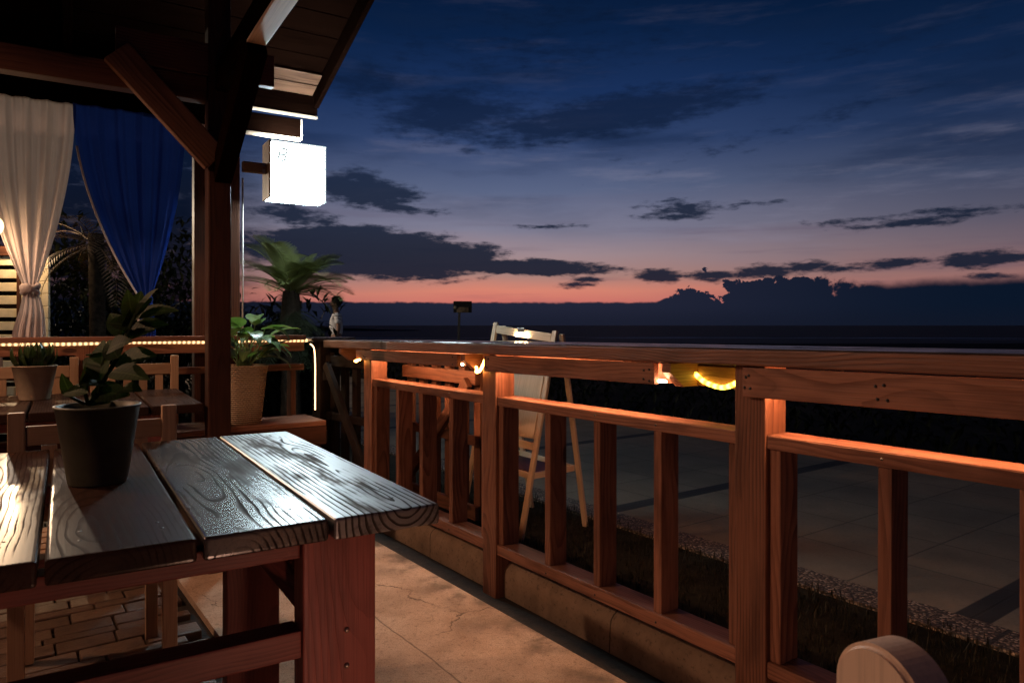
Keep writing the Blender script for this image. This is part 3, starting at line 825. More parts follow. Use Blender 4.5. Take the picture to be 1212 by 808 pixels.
MB().beam(T(-4, 1.17, 2.435), T(.742, 1.17, 2.435), .06, .12, side=DT, bev=.005).build('beam', M['roof'], pv)
MB().beam(T(-.2, 1.17, 2.368), T(.755, 1.17, 2.368), .066, .012, side=DT, bev=.002).build('beam_lit_underside', M['cream'], pv)  # pale strip: sign light painted onto the beam underside
MB().beam(T(.749, 1.17, 2.375), T(.749, 1.17, 2.495), .066, .012, side=DT, bev=.002).build('beam_lit_end', M['cream'], pv)  # pale face painting the light on the beam end
MB().beam(T(-.374, -.012, 2.335), T(.03, -.012, 1.91), .05, .125, side=DT, bev=.005).build('knee_brace', M['brace'], pv)
MB().beam(T(.06, .0, 1.86), T(.06, -.70, 2.235), .075, .12, side=NTT, bev=.005).build('knee_brace', M['roof'], pv)
MB().beam(T(.06, .1, 2.30), T(.06, -4.2, 2.30), .058, .12, side=NTT, bev=.005).build('tie_beam', M['roof'], pv)
MB().beam(T(.06, -.70, 2.233), T(.06, -4.2, 2.233), .07, .012, side=NTT, bev=.003).build('tie_lit_underside', M['cream'], pv)  # pale colour stands for sign light under the tie beam
# roof
def zr(b): return 2.765 + .324 * (1.42 - b)
rbm = MB(); b0 = 1.43
while b0 > -4.4:
    b1 = b0 - .19
    up = V((0, 0, 1))
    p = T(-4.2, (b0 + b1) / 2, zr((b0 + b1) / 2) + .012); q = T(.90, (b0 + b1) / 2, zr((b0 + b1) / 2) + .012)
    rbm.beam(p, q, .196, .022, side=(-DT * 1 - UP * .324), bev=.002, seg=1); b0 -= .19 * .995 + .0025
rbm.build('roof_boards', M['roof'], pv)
# weather skin over the boards so no sky shows through
sk = MB(); sk.quad(T(-4.2, 1.43, zr(1.43) + .04), T(.93, 1.43, zr(1.43) + .04), T(.93, -4.5, zr(-4.5) + .04), T(-4.2, -4.5, zr(-4.5) + .04)); sk.build('roof_covering', M['bezel'], pv)
MB().beam(T(-4.2, 1.43, 2.685), T(.936, 1.43, 2.685), .035, .155, side=DT, bev=.004).build('eaves_board', M['roof'], pv)
MB().beam(T(-.2, 1.425, 2.601), T(.936, 1.425, 2.601), .045, .012, side=DT, bev=.002).build('eaves_lit_underside', M['cream'], pv)  # lit lower edge of the eaves board, painted as a pale strip
for b in (1.36, 1.24): MB().beam(T(-.3, b, zr(b) - .012), T(.90, b, zr(b) - .012), .115, .018, side=(-DT - UP * .324), bev=.002).build('lit_soffit_board', M['brace'], pv)  # lighter boards paint the band of sign light near the eaves
MB().beam(T(.92, 1.41, zr(1.41) - .04), T(.92, -4.4, zr(-4.4) - .04), .032, .15, side=NTT, bev=.004).build('barge_board', M['roof'], pv)
for a in (-.55, -1.5, -2.6):
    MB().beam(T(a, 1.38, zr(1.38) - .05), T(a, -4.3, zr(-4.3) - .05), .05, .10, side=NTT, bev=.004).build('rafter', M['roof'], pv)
MB().beam(T(-4.2, -3.9, 2.6), T(.9, -3.9, 2.6), .1, .15, side=DT).build('beam', M['dark'], pv)
for a in (-3.8, .8): MB().beam(T(a, -3.9, -.03), T(a, -3.9, 4.2), .1, .1, side=DT).build('post', M['beam'], pv)

# lit sign box on an arm
sg = thing('lightbox_sign', T(.70, 1.12, 1.95), 'square glowing white lightbox sign on a wooden arm beside the pavilion post', 'sign')
a0, a1, b0, b1, z0, z1 = .525, .875, 1.03, 1.20, 1.95, 2.305
bx = MB(); bx.beam(T((a0 + a1) / 2 + .004, (b0 + b1) / 2, z0 + .004), T((a0 + a1) / 2 + .004, (b0 + b1) / 2, z1 - .004), a1 - a0 - .016, b1 - b0 - .008, side=NTT, bev=.003)
bx.build('lit_box', M['sign'], sg)
MB().beam(T(a0 - .004, (b0 + b1) / 2, z0 - .002), T(a0 - .004, (b0 + b1) / 2, z1 + .002), .012, b1 - b0 + .006, side=NTT, bev=.003).build('side_board', M['pale'], sg)
MB().beam(T(.372, 1.10, 2.135), T(a0 - .01, 1.10, 2.135), .05, .062, side=DT).build('arm', M['pale'], sg)
for z in (2.155, 2.115): MB().beam(T(a0 - .03, 1.072, z - .012), T(a0 - .03, 1.072, z + .012), .016, .004, side=NTT, bev=.001).build('bracket', M['metal'], sg)


def stroke(mb, pts, wd=.015):
    for (x0, y0), (x1, y1) in zip(pts, pts[1:]):
        mb.beam(T(a0 + x0, b0 + .0025, z0 + y0), T(a0 + x1, b0 + .0025, z0 + y1), .003, wd, side=DT, bev=0)


eg = MB(); g_ = .0095; h_ = g_ / 2 + .0005
A0, A1, B0, B1, Z0, Z1 = a0 + .006, a1 + .001, b0 + .001, b1 - .001, z0 + .001, z1 - .001
for z in (Z0, Z1):
    for b in (B0, B1): eg.beam(T(A0, b, z), T(A1, b, z), g_, g_, side=DT, bev=.003)
    eg.beam(T(A1, B0 + h_, z), T(A1, B1 - h_, z), g_, g_, bev=.003)
for b in (B0, B1): eg.beam(T(A1 - h_, b, Z0 + h_), T(A1 - h_, b, Z1 - h_), g_, g_, side=NTT, bev=.003)
eg.build('glow_border', M['signedge'], sg)  # added dim glowing border, softens the sign's clipped outline
mk = MB()
stroke(mk, [(.045, .235), (.062, .305), (.095, .315), (.105, .295), (.085, .275), (.055, .272)])
stroke(mk, [(.085, .275), (.100, .250), (.080, .236), (.06, .236)])
mk.build('faded_letter', M['signmark'], sg)
for pp_ in ([(.185, .292), (.192, .302)], [(.225, .292), (.238, .308)], [(.245, .262), (.272, .268)], [(.064, .150), (.072, .158)]):
    mk = MB(); stroke(mk, pp_, .012); mk.build('faded_stroke', M['signmark'], sg)

# pale conduit and fairy lights on the rear post
tag(MB().tube([T(.392, 1.19, .8), T(.392, 1.19, 2.08)], .006, 6).build('conduit', M['cable'], smooth=True), 'thin pale vertical conduit beside the pavilion post under the sign', 'conduit')
fl = thing('fairy_light_string', T(.30, 1.16, 1.1), 'string of tiny white fairy lights wound down the pavilion rear post', 'fairy lights')
rfz = random.Random(2); b_ = MB(); pts = []
for i in range(120):
    z = 1.93 - i * .0072 ** 1.0
    p = T(.268 + rfz.uniform(-.006, .022), 1.172 - rfz.uniform(0, .02), z); pts.append(p)
    if rfz.random() < .25 + .6 * (i / 120): b_.sphere(p, rfz.uniform(.0016, .0042), seg=6, rings=4)
w_ = MB().tube(pts[::4], .0012, 4).build('wire', M['cable'], fl); bo = b_.build('beads', M['fairy'], fl); bo['kind'] = 'stuff'

# ------------------------------------------------------------------ curtains
def curtain(name, a_l, a_r, a_knot, z_top, z_knot, z_bot, wk, wb, m, seed, tail=True, bcur=1.135, amp=.035):
    rng = random.Random(seed); nu, nv = 110, 70
    root = MB(); vs = []; fs = []; wl = []
    ph = [rng.uniform(0, 6.28) for _ in range(4)]
    vmax = 1.0
    for j in range(nv + 1):
        t = j / nv
        z = z_top + (z_bot - z_top) * t
        tk = (z_top - z) / (z_top - z_knot)
        for i in range(nu + 1):
            u = i / nu; s = u - .5
            top_w = a_l + (a_r - a_l) * u
            if tk <= 1:
                f = 1 - max(0, tk) ** 1.9
                bul = 1 - tk ** 5 * .0
                ak = a_knot + s * wk
                a = ak + (top_w - ak) * (f if f > 0 else 0)
                dep = amp * (.45 + .55 * math.sin(math.pi * min(1, tk + .15)))
            else:
                q = (tk - 1) / max(1e-4, (z_top - z_bot) / (z_top - z_knot) - 1)
                wd = wk + (wb - wk) * min(1, q * 1.2) ** .7
                a = a_knot + .006 * math.sin(q * 5) + s * wd; dep = amp * (.5 + .3 * q)
            uu = u + .03 * math.sin(3 * u + ph[3]) + .02 * tk * s
            y = dep * (math.sin(uu * 2 * math.pi * 4.3 + ph[0] + .5 * tk) + .38 * math.sin(uu * 2 * math.pi * 9.5 + ph[1] + tk) + .10 * math.sin(uu * 2 * math.pi * 21 + ph[2]))
            if tk > .93 and tk < 1.12: y *= .6
            vs.append(T(a, bcur - y * .5, z)); wl.append(V((u, t, 0)))
    for j in range(nv):
        for i in range(nu):
            k_ = j * (nu + 1) + i; fs.append((k_, k_ + 1, k_ + nu + 2, k_ + nu + 1))
    root.add(vs, fs, wl)
    return root


def a_of(px, b):
    u = (px - 606) / 845; q = P0 - DT * b
    return (u * q.y - q.x) / (NTT.x - u * NTT.y)


bc = 1.10
ck = a_of(36, bc)
wc_ = thing('white_curtain', T(ck, bc, 1.05), 'white curtain tied in a knot, hanging at the left below the pavilion beam', 'curtain')
curtain('c', a_of(-34, bc), a_of(89, bc), ck, 2.375, 1.345, 1.065, .05, .15, M['white_cloth'], 3, bcur=bc).build('cloth', M['white_cloth'], wc_, smooth=True)
kn = MB()
for i in range(3):
    pts = []
    for k_ in range(15):
        a = 2 * math.pi * k_ / 14
        pts.append(T(ck + .034 * math.cos(a), bc - .028 * math.sin(a), 1.345 + (i - 1) * .018 + .014 * math.sin(a + i * 1.3)))
    kn.tube(pts, [.012 + .003 * math.sin(k_ * 2.0 + i) for k_ in range(15)], 8, False)
kn.sphere(T(ck - .02, bc - .035, 1.35), .03, 1, 1, .9)
kn.build('knot', M['white_cloth'], wc_, smooth=True)
cb = a_of(172, bc)
bcn = thing('blue_curtain', T(cb, bc, 1.0), 'deep blue curtain gathered at its foot between the white curtain and the post', 'curtain')
blue = curtain('c', a_of(86, bc), a_of(219, bc), cb, 2.375, 1.29, .98, .045, .12, M['blue_cloth'], 9, bcur=bc - .02, amp=.03)
blue.build('cloth', M['blue_cloth'], bcn, smooth=True)
nu = 110
tr = MB(); pl = [blue.v[j * (nu + 1)] + DT * .012 for j in range(12, 62)]
tr.tube(pl, .006, 6).build('pale_hem', M['trim_cloth'], bcn, smooth=True)
kn = MB()
for i in range(3):
    pts = [T(cb + .03 * math.cos(2 * math.pi * k_ / 12), bc - .02 - .026 * math.sin(2 * math.pi * k_ / 12), 1.29 + (i - 1) * .016) for k_ in range(13)]
    kn.tube(pts, .011, 8, False)
kn.build('knot', M['blue_cloth'], bcn, smooth=True)

# ------------------------------------------------------------------ tables
def table(C, L, nP, label, legs_b, m_top, m_frame, plank_off, stretch=True):
    root = thing('plank_table', C - DT * (L / 2) - NTT * .5, label, 'table', 'plank tables on the terrace')
    def Q(a, b, z): return C - NTT * a - DT * b + UP * z
    pw, gap, zt, th = .217, .0095, .79, .041
    W = nP * (pw + gap)
    for i in range(nP):
        a = i * (pw + gap) + pw / 2
        e = random.uniform(-.006, .006)
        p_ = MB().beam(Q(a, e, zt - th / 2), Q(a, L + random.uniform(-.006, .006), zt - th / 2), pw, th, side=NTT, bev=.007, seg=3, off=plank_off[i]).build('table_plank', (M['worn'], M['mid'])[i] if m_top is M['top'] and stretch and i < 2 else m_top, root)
        for b in (.10, .16, L - .12, L - .2):
            for da in (-.055, .06):
                MB().sphere(Q(a + da + random.uniform(-.012, .012), b + random.uniform(-.02, .02), zt - .0008), .0045, 1, 1, .35, 8, 4).build('screw_head', M['darkmetal'], p_, smooth=True)
    zb = zt - th
    lw, lt = .145, .066
    inset = .115
    for b in legs_b:
        for a in (inset + lw / 2, W - inset - lw / 2):
            lg = MB().beam(Q(a, b, -.028), Q(a, b, zb - .001), lw, lt, side=NTT, bev=.006, seg=3).build('leg', m_frame, root)
            if b < .2 and stretch:
                for z in (.555, .485): MB().sphere(Q(a - .012, b - lt / 2 - .001, z), .0055, 1, 1, 1, 10, 5).build('bolt', M['screw'], lg, smooth=True)
        MB().beam(Q(inset + lw + .002, b + .005, zb - .0225), Q(W - inset - lw - .002, b + .005, zb - .0225), .05, .043, side=DT, bev=.004).build('apron', m_frame, root)
        MB().beam(Q(inset + lw + .002, b, .545), Q(W - inset - lw - .002, b, .545), .06, .052, side=DT, bev=.004).build('stretcher', m_frame, root)
        MB().beam(Q(inset + lw * .5, b + (.03 if b < .3 else -.03), zb - .2), Q(inset + lw * .5 + .12, b + (.25 if b < .3 else -.25), zb - .03), .035, .06, bev=.004).build('corner_brace', m_frame, root)
    for a in (inset + lw / 2, W - inset - lw / 2):
        MB().beam(Q(a, legs_b[0] + lt / 2 + .001, zb - .026), Q(a, legs_b[-1] - lt / 2 - .001, zb - .026), .045, .05, side=NTT).build('side_rail', m_frame, root)
    return root


def offs(seed, n):
    r_ = random.Random(seed); return [V((r_.uniform(0, 60), r_.uniform(-.05, .05), r_.choice((-1, 1)) * r_.uniform(.02, .06))) for _ in range(n)]


table(C1, 1.166, 5, 'large plank table in the foreground, its dark top shining white and carrying the olive pot', (.085, .84), M['top'], M['frame'], offs(31, 5))
table(C2, .93, 5, 'smaller dark plank table behind the front table, carrying the beige pot', (.09, .80), M['top'], M['frame'], offs(77, 5), False)

# ------------------------------------------------------------------ chairs
def chair(label):
    root = thing('wooden_chair', (0, 0, 0), label, 'chair', 'pale wooden chairs')
    m = M['pale']
    for s in (-1, 1):
        MB().beam((s * .20, -.03, 0), (s * .20, 0, .897), .042, .036, side=V((1, 0, 0)), bev=.004).build('back_post', m, root)
        MB().beam((s * .19, .43, 0), (s * .185, .38, .43), .04, .036, side=V((1, 0, 0)), bev=.004).build('front_leg', m, root)
        MB().beam((s * .20, .0, .30), (s * .187, .385, .30), .02, .045, side=V((1, 0, 0)), bev=.003).build('side_stretcher', m, root)
        MB().beam((s * .20, .015, .415), (s * .187, .39, .415), .022, .04, side=V((1, 0, 0)), bev=.003).build('seat_rail', m, root)
    MB().beam((-.178, -.002, .828), (.178, -.002, .828), .022, .056, side=V((0, 1, 0)), bev=.003).build('top_rail', m, root)
    MB().beam((-.178, -.012, .60), (.178, -.012, .60), .02, .045, side=V((0, 1, 0)), bev=.003).build('back_slat', m, root)
    for x in (-.12, -.04, .04, .12):
        MB().beam((x, -.012, .624), (x, -.003, .798), .04, .014, side=V((1, 0, 0)), bev=.002).build('back_slat', m, root)
    s_ = MB()
    for i in range(6): s_.beam((-.215, .03 + i * .073, .446), (.215, .03 + i * .073, .446), .06, .02, side=V((0, 1, 0)), bev=.003)
    s_.build('seat', m, root)
    return root


def place(o, p, fwd): o.location = p; o.rotation_euler.z = math.atan2(fwd.y, fwd.x) - math.pi / 2


ch = chair('pale wooden chair with its back to the foreground table, between the two plank tables')
c1 = V((-1.085, 2.262, 0)) - NTT * .2 - DT * .02
place(ch, c1, -DT)
cB = V((-1.955, 4.135, -.0)) - NTT * .2
c = copy_tree(ch); place(c, cB, DT); c['label'] = 'pale wooden chair nearest the pavilion post, facing us across the second table'
c.scale.z = 1.09
c = copy_tree(ch); place(c, cB - NTT * .495, DT); c['label'] = 'pale wooden chair facing us behind the beige pot, left end of the second table'
c.scale.z = 1.09
# round-topped chair in the lower right corner: a thick rounded back post
rc = thing('round_post_chair', (.40, .60, 0), 'pale chair with a thick rounded post top, blurred in the lower right corner', 'chair')
fw = V((.93, .37, 0)).normalized(); sd = V((.37, -.93, 0)).normalized(); base = V((.342, .640, 0))


def round_post(p, hgt, w, th, name):
    prof = []; nn = 28
    for i in range(nn + 1):
        a = math.pi * i / nn; prof.append((w / 2 * math.cos(a), hgt - w / 2 + w / 2 * math.sin(a)))
    prof = [(w / 2, 0)] + prof + [(-w / 2, 0)]
    bm = bmesh.new()
    vsb = [bm.verts.new(p + sd * x - fw * th / 2 + UP * z) for x, z in prof]
    f = bm.faces.new(vsb); r_ = bmesh.ops.extrude_face_region(bm, geom=[f])
    for e in r_['geom']:
        if isinstance(e, bmesh.types.BMVert): e.co += fw * th
    bmesh.ops.recalc_face_normals(bm, faces=bm.faces[:])
    bmesh.ops.bevel(bm, geom=[e for e in bm.edges if e.calc_face_angle(0) > .9], offset=.005, segments=3, affect='EDGES')
    m_ = MB(); bm.verts.index_update(); o_ = V((random.uniform(0, 20), .02, .09))
    m_.add([v.co.copy() for v in bm.verts], [[v.index for v in q.verts] for q in bm.faces], [V((v.co.z, (v.co - p).dot(sd), (v.co - p).dot(fw))) + o_ for v in bm.verts])
    bm.free(); return m_.build(name, M['cream'], rc, smooth=False)


round_post(base, .866, .094, .046, 'back_post'); round_post(base + sd * .42, .866, .094, .046, 'back_post')
for z, h in ((.80, .06), (.62, .045)): MB().beam(base + sd * .041 + UP * z, base + sd * .379 + UP * z, .02, h, side=fw).build('back_slat', M['cream'], rc)
MB().beam(base + fw * .24 - sd * .02 + UP * .45, base + fw * .24 + sd * .44 + UP * .45, .40, .025, side=fw).build('seat', M['cream'], rc)
for s in (0, .42): MB().beam(base + fw * .41 + sd * s, base + fw * .40 + sd * s + UP * .436, .04, .04, side=fw).build('front_leg', M['cream'], rc)

# ------------------------------------------------------------------ potted plants
def pot(root, c, r0, r1, h, m):
    MB().lathe(c, [(r0 * .96, 0), (r0, .004), (r1 * .985, h * .97), (r1 * 1.02, h * .975), (r1 * 1.02, h), (r1 * .93, h), (r1 * .90, h * .86)], 48).build('pot', m, root, smooth=True)
    MB().lathe(c, [(0.0, h * .87), (r1 * .91, h * .865)], 32).build('soil', M['soil'], root)


p1 = V((-.952, 1.642, .79))
pp = thing('potted_plant', p1, 'dark olive flower pot with a rangy broad-leaved plant on the foreground table', 'potted plant')
pot(pp, p1, .061, .087, .178, M['pot_olive'])
st = MB(); lf = MB(); rp1 = random.Random(12); top = p1 + UP * .155
RX = V((1, 0, 0)); RY = V((0, 1, 0))
def at(px, py, Y): return V(((px - 606) / 845 * Y, Y, H - (py - 385) / 845 * Y))
stems = [([(107, 478), (120, 455), (138, 425), (150, 395), (160, 372)], .006), ([(104, 478), (98, 455), (104, 440)], .004), ([(112, 478), (128, 470), (146, 462)], .004), ([(100, 478), (84, 470), (74, 462)], .004), ([(115, 478), (118, 440), (126, 415)], .004)]
for sidx, (pp_, r) in enumerate(stems):
    pts = [at(x, y, 1.642 + rp1.uniform(-.02, .02)) for x, y in pp_]
    st.tube(pts, [r * (1 - .5 * i / len(pts)) for i in range(len(pts))], 7)
st.build('stem', M['leaf_pot'], pp, smooth=True)
# leaves: base px, tip px, width, depth
LV = [((122, 452), (100, 462), .075), ((120, 450), (118, 408), .085), ((124, 440), (104, 436), .06), ((138, 428), (176, 428), .060), ((140, 424), (122, 408), .06), ((132, 440), (166, 452), .055),
      ((108, 465), (146, 474), .06), ((104, 465), (72, 468), .045), ((106, 470), (122, 482), .05), ((101, 455), (96, 432), .065), ((150, 398), (128, 378), .05), ((152, 395), (178, 398), .055), ((156, 385), (132, 392), .05),
      ((158, 380), (150, 352), .04), ((160, 376), (178, 362), .045), ((160, 374), (200, 372), .04), ((158, 378), (168, 350), .045), ((154, 392), (190, 388), .05), ((148, 400), (140, 372), .05), ((162, 372), (182, 350), .04),
      ((126, 416), (108, 424), .06), ((128, 414), (148, 410), .05), ((86, 470), (70, 452), .03), ((142, 462), (160, 466), .04)]
for (b, t, w) in LV:
    Y0 = 1.642 + rp1.uniform(-.04, .04); pb = at(*b, Y0); pt = at(*t, Y0 + rp1.uniform(-.07, .05))
    d = pt - pb; L = d.length * 1.12
    lf.leaf(pb, d + UP * .02, (rp1.uniform(-.5, .5), -.7, .6), L, min(w, L * .9), rp1.uniform(.2, .7), 8, .22)
lf.build('leaves', M['leaf_pot'], pp, smooth=True)

p2 = V((-2.32, 3.47, .79))
pq = thing('potted_plant', p2, 'small beige pot with a low dark bushy plant on the second table', 'potted plant')
pot(pq, p2, .064, .095, .166, M['pot_beige'])
lf = MB(); r2 = random.Random(7)
for i in range(46):
    a = r2.uniform(0, 6.283); e = r2.uniform(.5, 1.9)
    lf.leaf(p2 + UP * .14 + V((math.cos(a), math.sin(a), 0)) * r2.uniform(0, .04), (math.cos(a), math.sin(a), e), (math.cos(a), math.sin(a), .3), r2.uniform(.09, .155), r2.uniform(.035, .055), r2.uniform(.5, 1.5), 6)
lf.build('leaves', M['leaf_dark'], pq, smooth=True)
# wicker basket
pk = V((-1.575, 4.19, .577))
bq = thing('wicker_planter', pk, 'square-shouldered straw wicker basket with a bright leafy plant on the bench beside the post', 'planter')
MB().lathe(pk, [(.088, 0), (.094, .006), (.105, .12), (.117, .24), (.127, .325), (.131, .335), (.131, .342), (.12, .342), (.115, .30)], 96, lambda a, z: .93 / (abs(math.cos(a - .64)) ** 5 + abs(math.sin(a - .64)) ** 5) ** .2 - 1).build('basket', M['wicker'], bq, smooth=True)
MB().lathe(pk, [(0, .30), (.117, .298)], 32).build('soil', M['soil'], bq)
lf = MB(); st = MB(); r3 = random.Random(19)
for i in range(30):
    a = r3.uniform(0, 6.283); hgt = r3.uniform(.06, .30); rr = r3.uniform(.02, .10)
    b0 = pk + UP * .30 + V((math.cos(a), math.sin(a), 0)) * rr * .3
    b1 = pk + UP * (.30 + hgt) + V((math.cos(a), math.sin(a), 0)) * (rr + .05 * r3.random()) + V((.03, 0, 0))
    st.tube([b0, (b0 + b1) / 2 + V((r3.uniform(-.02, .02), 0, .02)), b1], .0035, 5)
    lf.leaf(b1, (math.cos(a), math.sin(a), r3.uniform(-.1, .9)), (0, 0, 1), r3.uniform(.15, .24), r3.uniform(.075, .115), r3.uniform(.4, 1.2), 8)
for (a, z) in ((.2, .12), (-.4, .16), (.5, .05), (-.9, .2), (0.0, .22)):
    b1 = pk + UP * (.33 + z) + V((.1 * math.cos(a), .1 * math.sin(a), 0))
    lf.leaf(b1, (math.cos(a), math.sin(a), .2), (0, 0, 1), .2, .09, 1.4, 8)
st.build('stems', M['leaf_bright'], bq, smooth=True); lf.build('leaves', M['leaf_bright'], bq, smooth=True)


# palms
def frond(mb, base, d, L, droop, nl, ll, lw, rng, lift=.35):
    d = V(d).normalized(); p = V(base); side = d.cross(UP)
    if side.length < .05: side = V((1, 0, 0))
    side.normalize(); pts = [p.copy()]; seg = nl
    for i in range(seg):
        t = i / seg
        d = (Matrix.Rotation(-droop / seg * (.3 + 1.4 * t), 3, side) @ d)
        p = p + d * (L / seg); pts.append(p.copy())
        if t > .08:
            nn = side.cross(d).normalized()
            l = ll * (math.sin(math.pi * min(.97, t * .9 + .1)) ** .55)
            for s in (-1, 1):
                ld = side * s * .85 + d * .65 + nn * lift
                mb.leaf(p, ld, nn, l * rng.uniform(.9, 1.08), lw, .35, 2, .15)
    mb.tube(pts, [.007 * (1 - .8 * i / seg) for i in range(seg + 1)], 5)


cy = V((-1.92, 6.2, -.06))
cyc = thing('cycad', cy, 'sago palm with arching olive-green fronds behind the wicker basket', 'palm')
fz = 1.40
f_ = MB(); r4 = random.Random(3)
for i in range(30):
    a = i * 2.399 + r4.uniform(-.2, .2); e = r4.uniform(.55, 2.6) if i < 24 else r4.uniform(.05, .5)
    frond(f_, cy + UP * (fz + .06 + .02 * r4.random()), (math.cos(a) + .25, math.sin(a), e), r4.uniform(.46, .62), r4.uniform(.7, 1.25), 52, .185, .0095, r4, .45)
f_.build('crown', M['cycad'], cyc, smooth=True)
tk = MB(); tk.lathe(cy + UP * 0, [(.07, 0), (.08, .3), (.075, .8), (.085, 1.2), (.07, fz + .1), (.02, fz + .14)], 24, lambda a, z: .12 * math.sin(a * 9 + z * 40) + .08 * math.sin(z * 70))
tk.build('trunk', M['bark'], cyc, smooth=True)
sk_ = MB()
for i in range(60):
    a = r4.uniform(0, 6.283)
    frond(sk_, cy + UP * (fz - .05 - r4.random() * .35), (math.cos(a), math.sin(a), -.1), r4.uniform(.28, .42), r4.uniform(1.0, 1.5), 16, .09, .008, r4, .1)
sk_.build('dead_fronds', M['shrub'], cyc)
pb_ = V((-4.05, 6.95, -.06))
plm = thing('palm_tree', pb_, 'dark palm with drooping dry fronds in the gap between the curtains', 'palm')
f_ = MB(); r5 = random.Random(6)
for i in range(18):
    a = i * 2.399; frond(f_, pb_ + UP * 2.0, (math.cos(a), math.sin(a), r5.uniform(-.6, .9)), r5.uniform(.5, .75), r5.uniform(.8, 1.6), 20, .17, .014, r5, .1)
f_.build('crown', M['dry'], plm)
MB().tube([pb_, pb_ + V((.02, 0, 1)), pb_ + UP * 2.1], [.09, .075, .07], 12).build('trunk', M['bark'], plm, smooth=True)


def shrub(x, y, r, h, label, seed, grp):
    c = V((x, y, -.06)); root = thing('dark_shrub', c, label, 'shrub', grp); q = MB(); rr = random.Random(seed)
    for i in range(46):
        v = V((rr.gauss(0, .5) * r, rr.gauss(0, .5) * r, abs(rr.gauss(.5, .3)) * h))
        clump(q, c + v, r * .38, 90, .17, rr)
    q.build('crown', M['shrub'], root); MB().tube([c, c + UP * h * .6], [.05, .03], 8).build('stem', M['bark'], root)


shrub(-5.2, 9.0, 1.15, 2.1, 'black leafy shrub under the dry palm behind the far railing', 1, 'dark shrubs behind the far railing')
shrub(-4.35, 9.4, 1.1, 1.65, 'black low shrub behind the blue curtain foot', 2, 'dark shrubs behind the far railing')
shrub(-2.75, 8.2, .6, 1.0, 'black shrub at the foot of the sago palm', 3, 'dark shrubs behind the far railing')

# cabin with slatted front
cbm = thing('slatted_cabin', V((-5.0, 7.0, -.06)), 'cream boarded cabin wall with open horizontal slats, brightly lit behind the white curtain', 'cabin')
X0, X1, YC = -6.6, -4.56, 7.05
MB().beam((X0, YC + .3, .9), (-4.86, YC + .3, .9), .03, 1.9, bev=.002, seg=1).build('rear_wall', M['cabin_dark'], cbm)
sl = MB()
for i in range(14):
    z = .12 + i * .128; sl.beam((X0, YC, z), (-4.86, YC, z), .025, .085, bev=.003, seg=1)
sl.build('slats', M['cabin'], cbm)
sd_ = MB()
for i in range(15):
    z = .07 + i * .121; sd_.beam((-4.83, YC - .01, z), (X1, YC - .01, z), .03, .118, bev=.004, seg=1)
sd_.build('siding', M['cabin'], cbm)
MB().beam((-4.845, YC - .03, -.06), (-4.845, YC - .03, 1.84), .03, .04, side=V((1, 0, 0))).build('frame', M['dark'], cbm)
MB().beam((X0, YC - .01, 1.88), (X1 - .0, YC - .01, 1.88), .08, .09).build('head_beam', M['dark'], cbm)
# bulb by the cabin
bl = thing('hanging_bulb', (-2.675, 3.70, 1.62), 'bare warm light bulb hanging before the white curtain at the left edge', 'lamp')
pbx = V((-2.675, 3.70, 1.665))
MB().sphere(pbx, .035, 1, 1, 1.3, 14, 10).build('bulb', M['bulbsoft'], bl, smooth=True)
MB().lathe(pbx + UP * .042, [(.016, 0), (.018, .05), (.012, .075), (.0, .085)], 14).build('socket', M['darkmetal'], bl, smooth=True)
MB().tube([pbx + UP * .125, pbx + V((.0, -.02, .56))], .004, 5).build('flex', M['darkmetal'], bl)
# round-backed chair at the left edge
rb_ = thing('round_back_chair', (-4.0, 5.5, -.03), 'brown chair with a curved bentwood back in front of the lit cabin', 'chair')
pts = [V((-4.22 + .27 * math.cos(a), 5.5, .95 + .28 * math.sin(a))) for a in [math.pi * i / 14 for i in range(15)]]
MB().tube([V((-3.95, 5.5, .44))] + pts + [V((-4.49, 5.5, .44))], .022, 8).build('back_hoop', M['rail'], rb_, smooth=True)
for x in (-4.12, -4.22, -4.32): MB().beam((x, 5.5, .46), (x, 5.5, 1.20), .03, .015, side=V((1, 0, 0))).build('back_slat', M['rail'], rb_)
MB().lathe((-4.22, 5.3, .42), [(0, 0), (.24, 0), (.25, .02), (.24, .04), (0, .04)], 28).build('seat', M['rail'], rb_, smooth=True)
for x, y in ((-4.05, 5.14), (-4.39, 5.14), (-4.05, 5.46), (-4.39, 5.46)): MB().tube([(x, y, -.05), (x, y, .42)], .018, 8).build('leg', M['rail'], rb_, smooth=True)

# ------------------------------------------------------------------ easel
ez = -.06
ea = thing('easel_board', (.08, 4.4, ez), 'pale pine A-frame menu easel standing outside behind the counter', 'easel')
fn = V((-.738, -.675, 0)); wd = V((.675, -.738, 0))
TL = V((-.088, 4.6, 1.168)); TR = V((.268, 4.2, 1.118))
FL_ = V((TL.x, TL.y, 0)) + fn * .30 + UP * ez; FR_ = V((TR.x, TR.y, 0)) + fn * .30 + UP * ez
BL_ = V((TL.x, TL.y, 0)) - fn * .27 + UP * ez; BR_ = V((TR.x, TR.y, 0)) - fn * .20 + UP * ez
def lerp(a, b, t): return a + (b - a) * t
for a, b in ((TL, FL_), (TR, FR_)): MB().beam(a + fn * .018, b, .036, .02, side=wd).build('front_leg', M['easel'], ea)
for a, b in ((TL - UP * .02 + wd * .03, BL_ + wd * .03), (TR - UP * .02 + wd * .02, BR_ + wd * .04)): MB().beam(a - fn * .015, b, .034, .02, side=wd).build('rear_leg', M['easel'], ea)
zs = lambda p, q, z: lerp(p, q, (p.z - z) / (p.z - q.z))
def bar(z, h, off_=.0, m='easel', name='cross_bar', th=.016):
    MB().beam(lerp(TL, FL_, z) + fn * (.018 + off_) + wd * .02, lerp(TR, FR_, z) + fn * (.018 + off_) - wd * .02, th, h, side=fn).build(name, M[m], ea)
bar(.035, .05); bar(.56, .045)
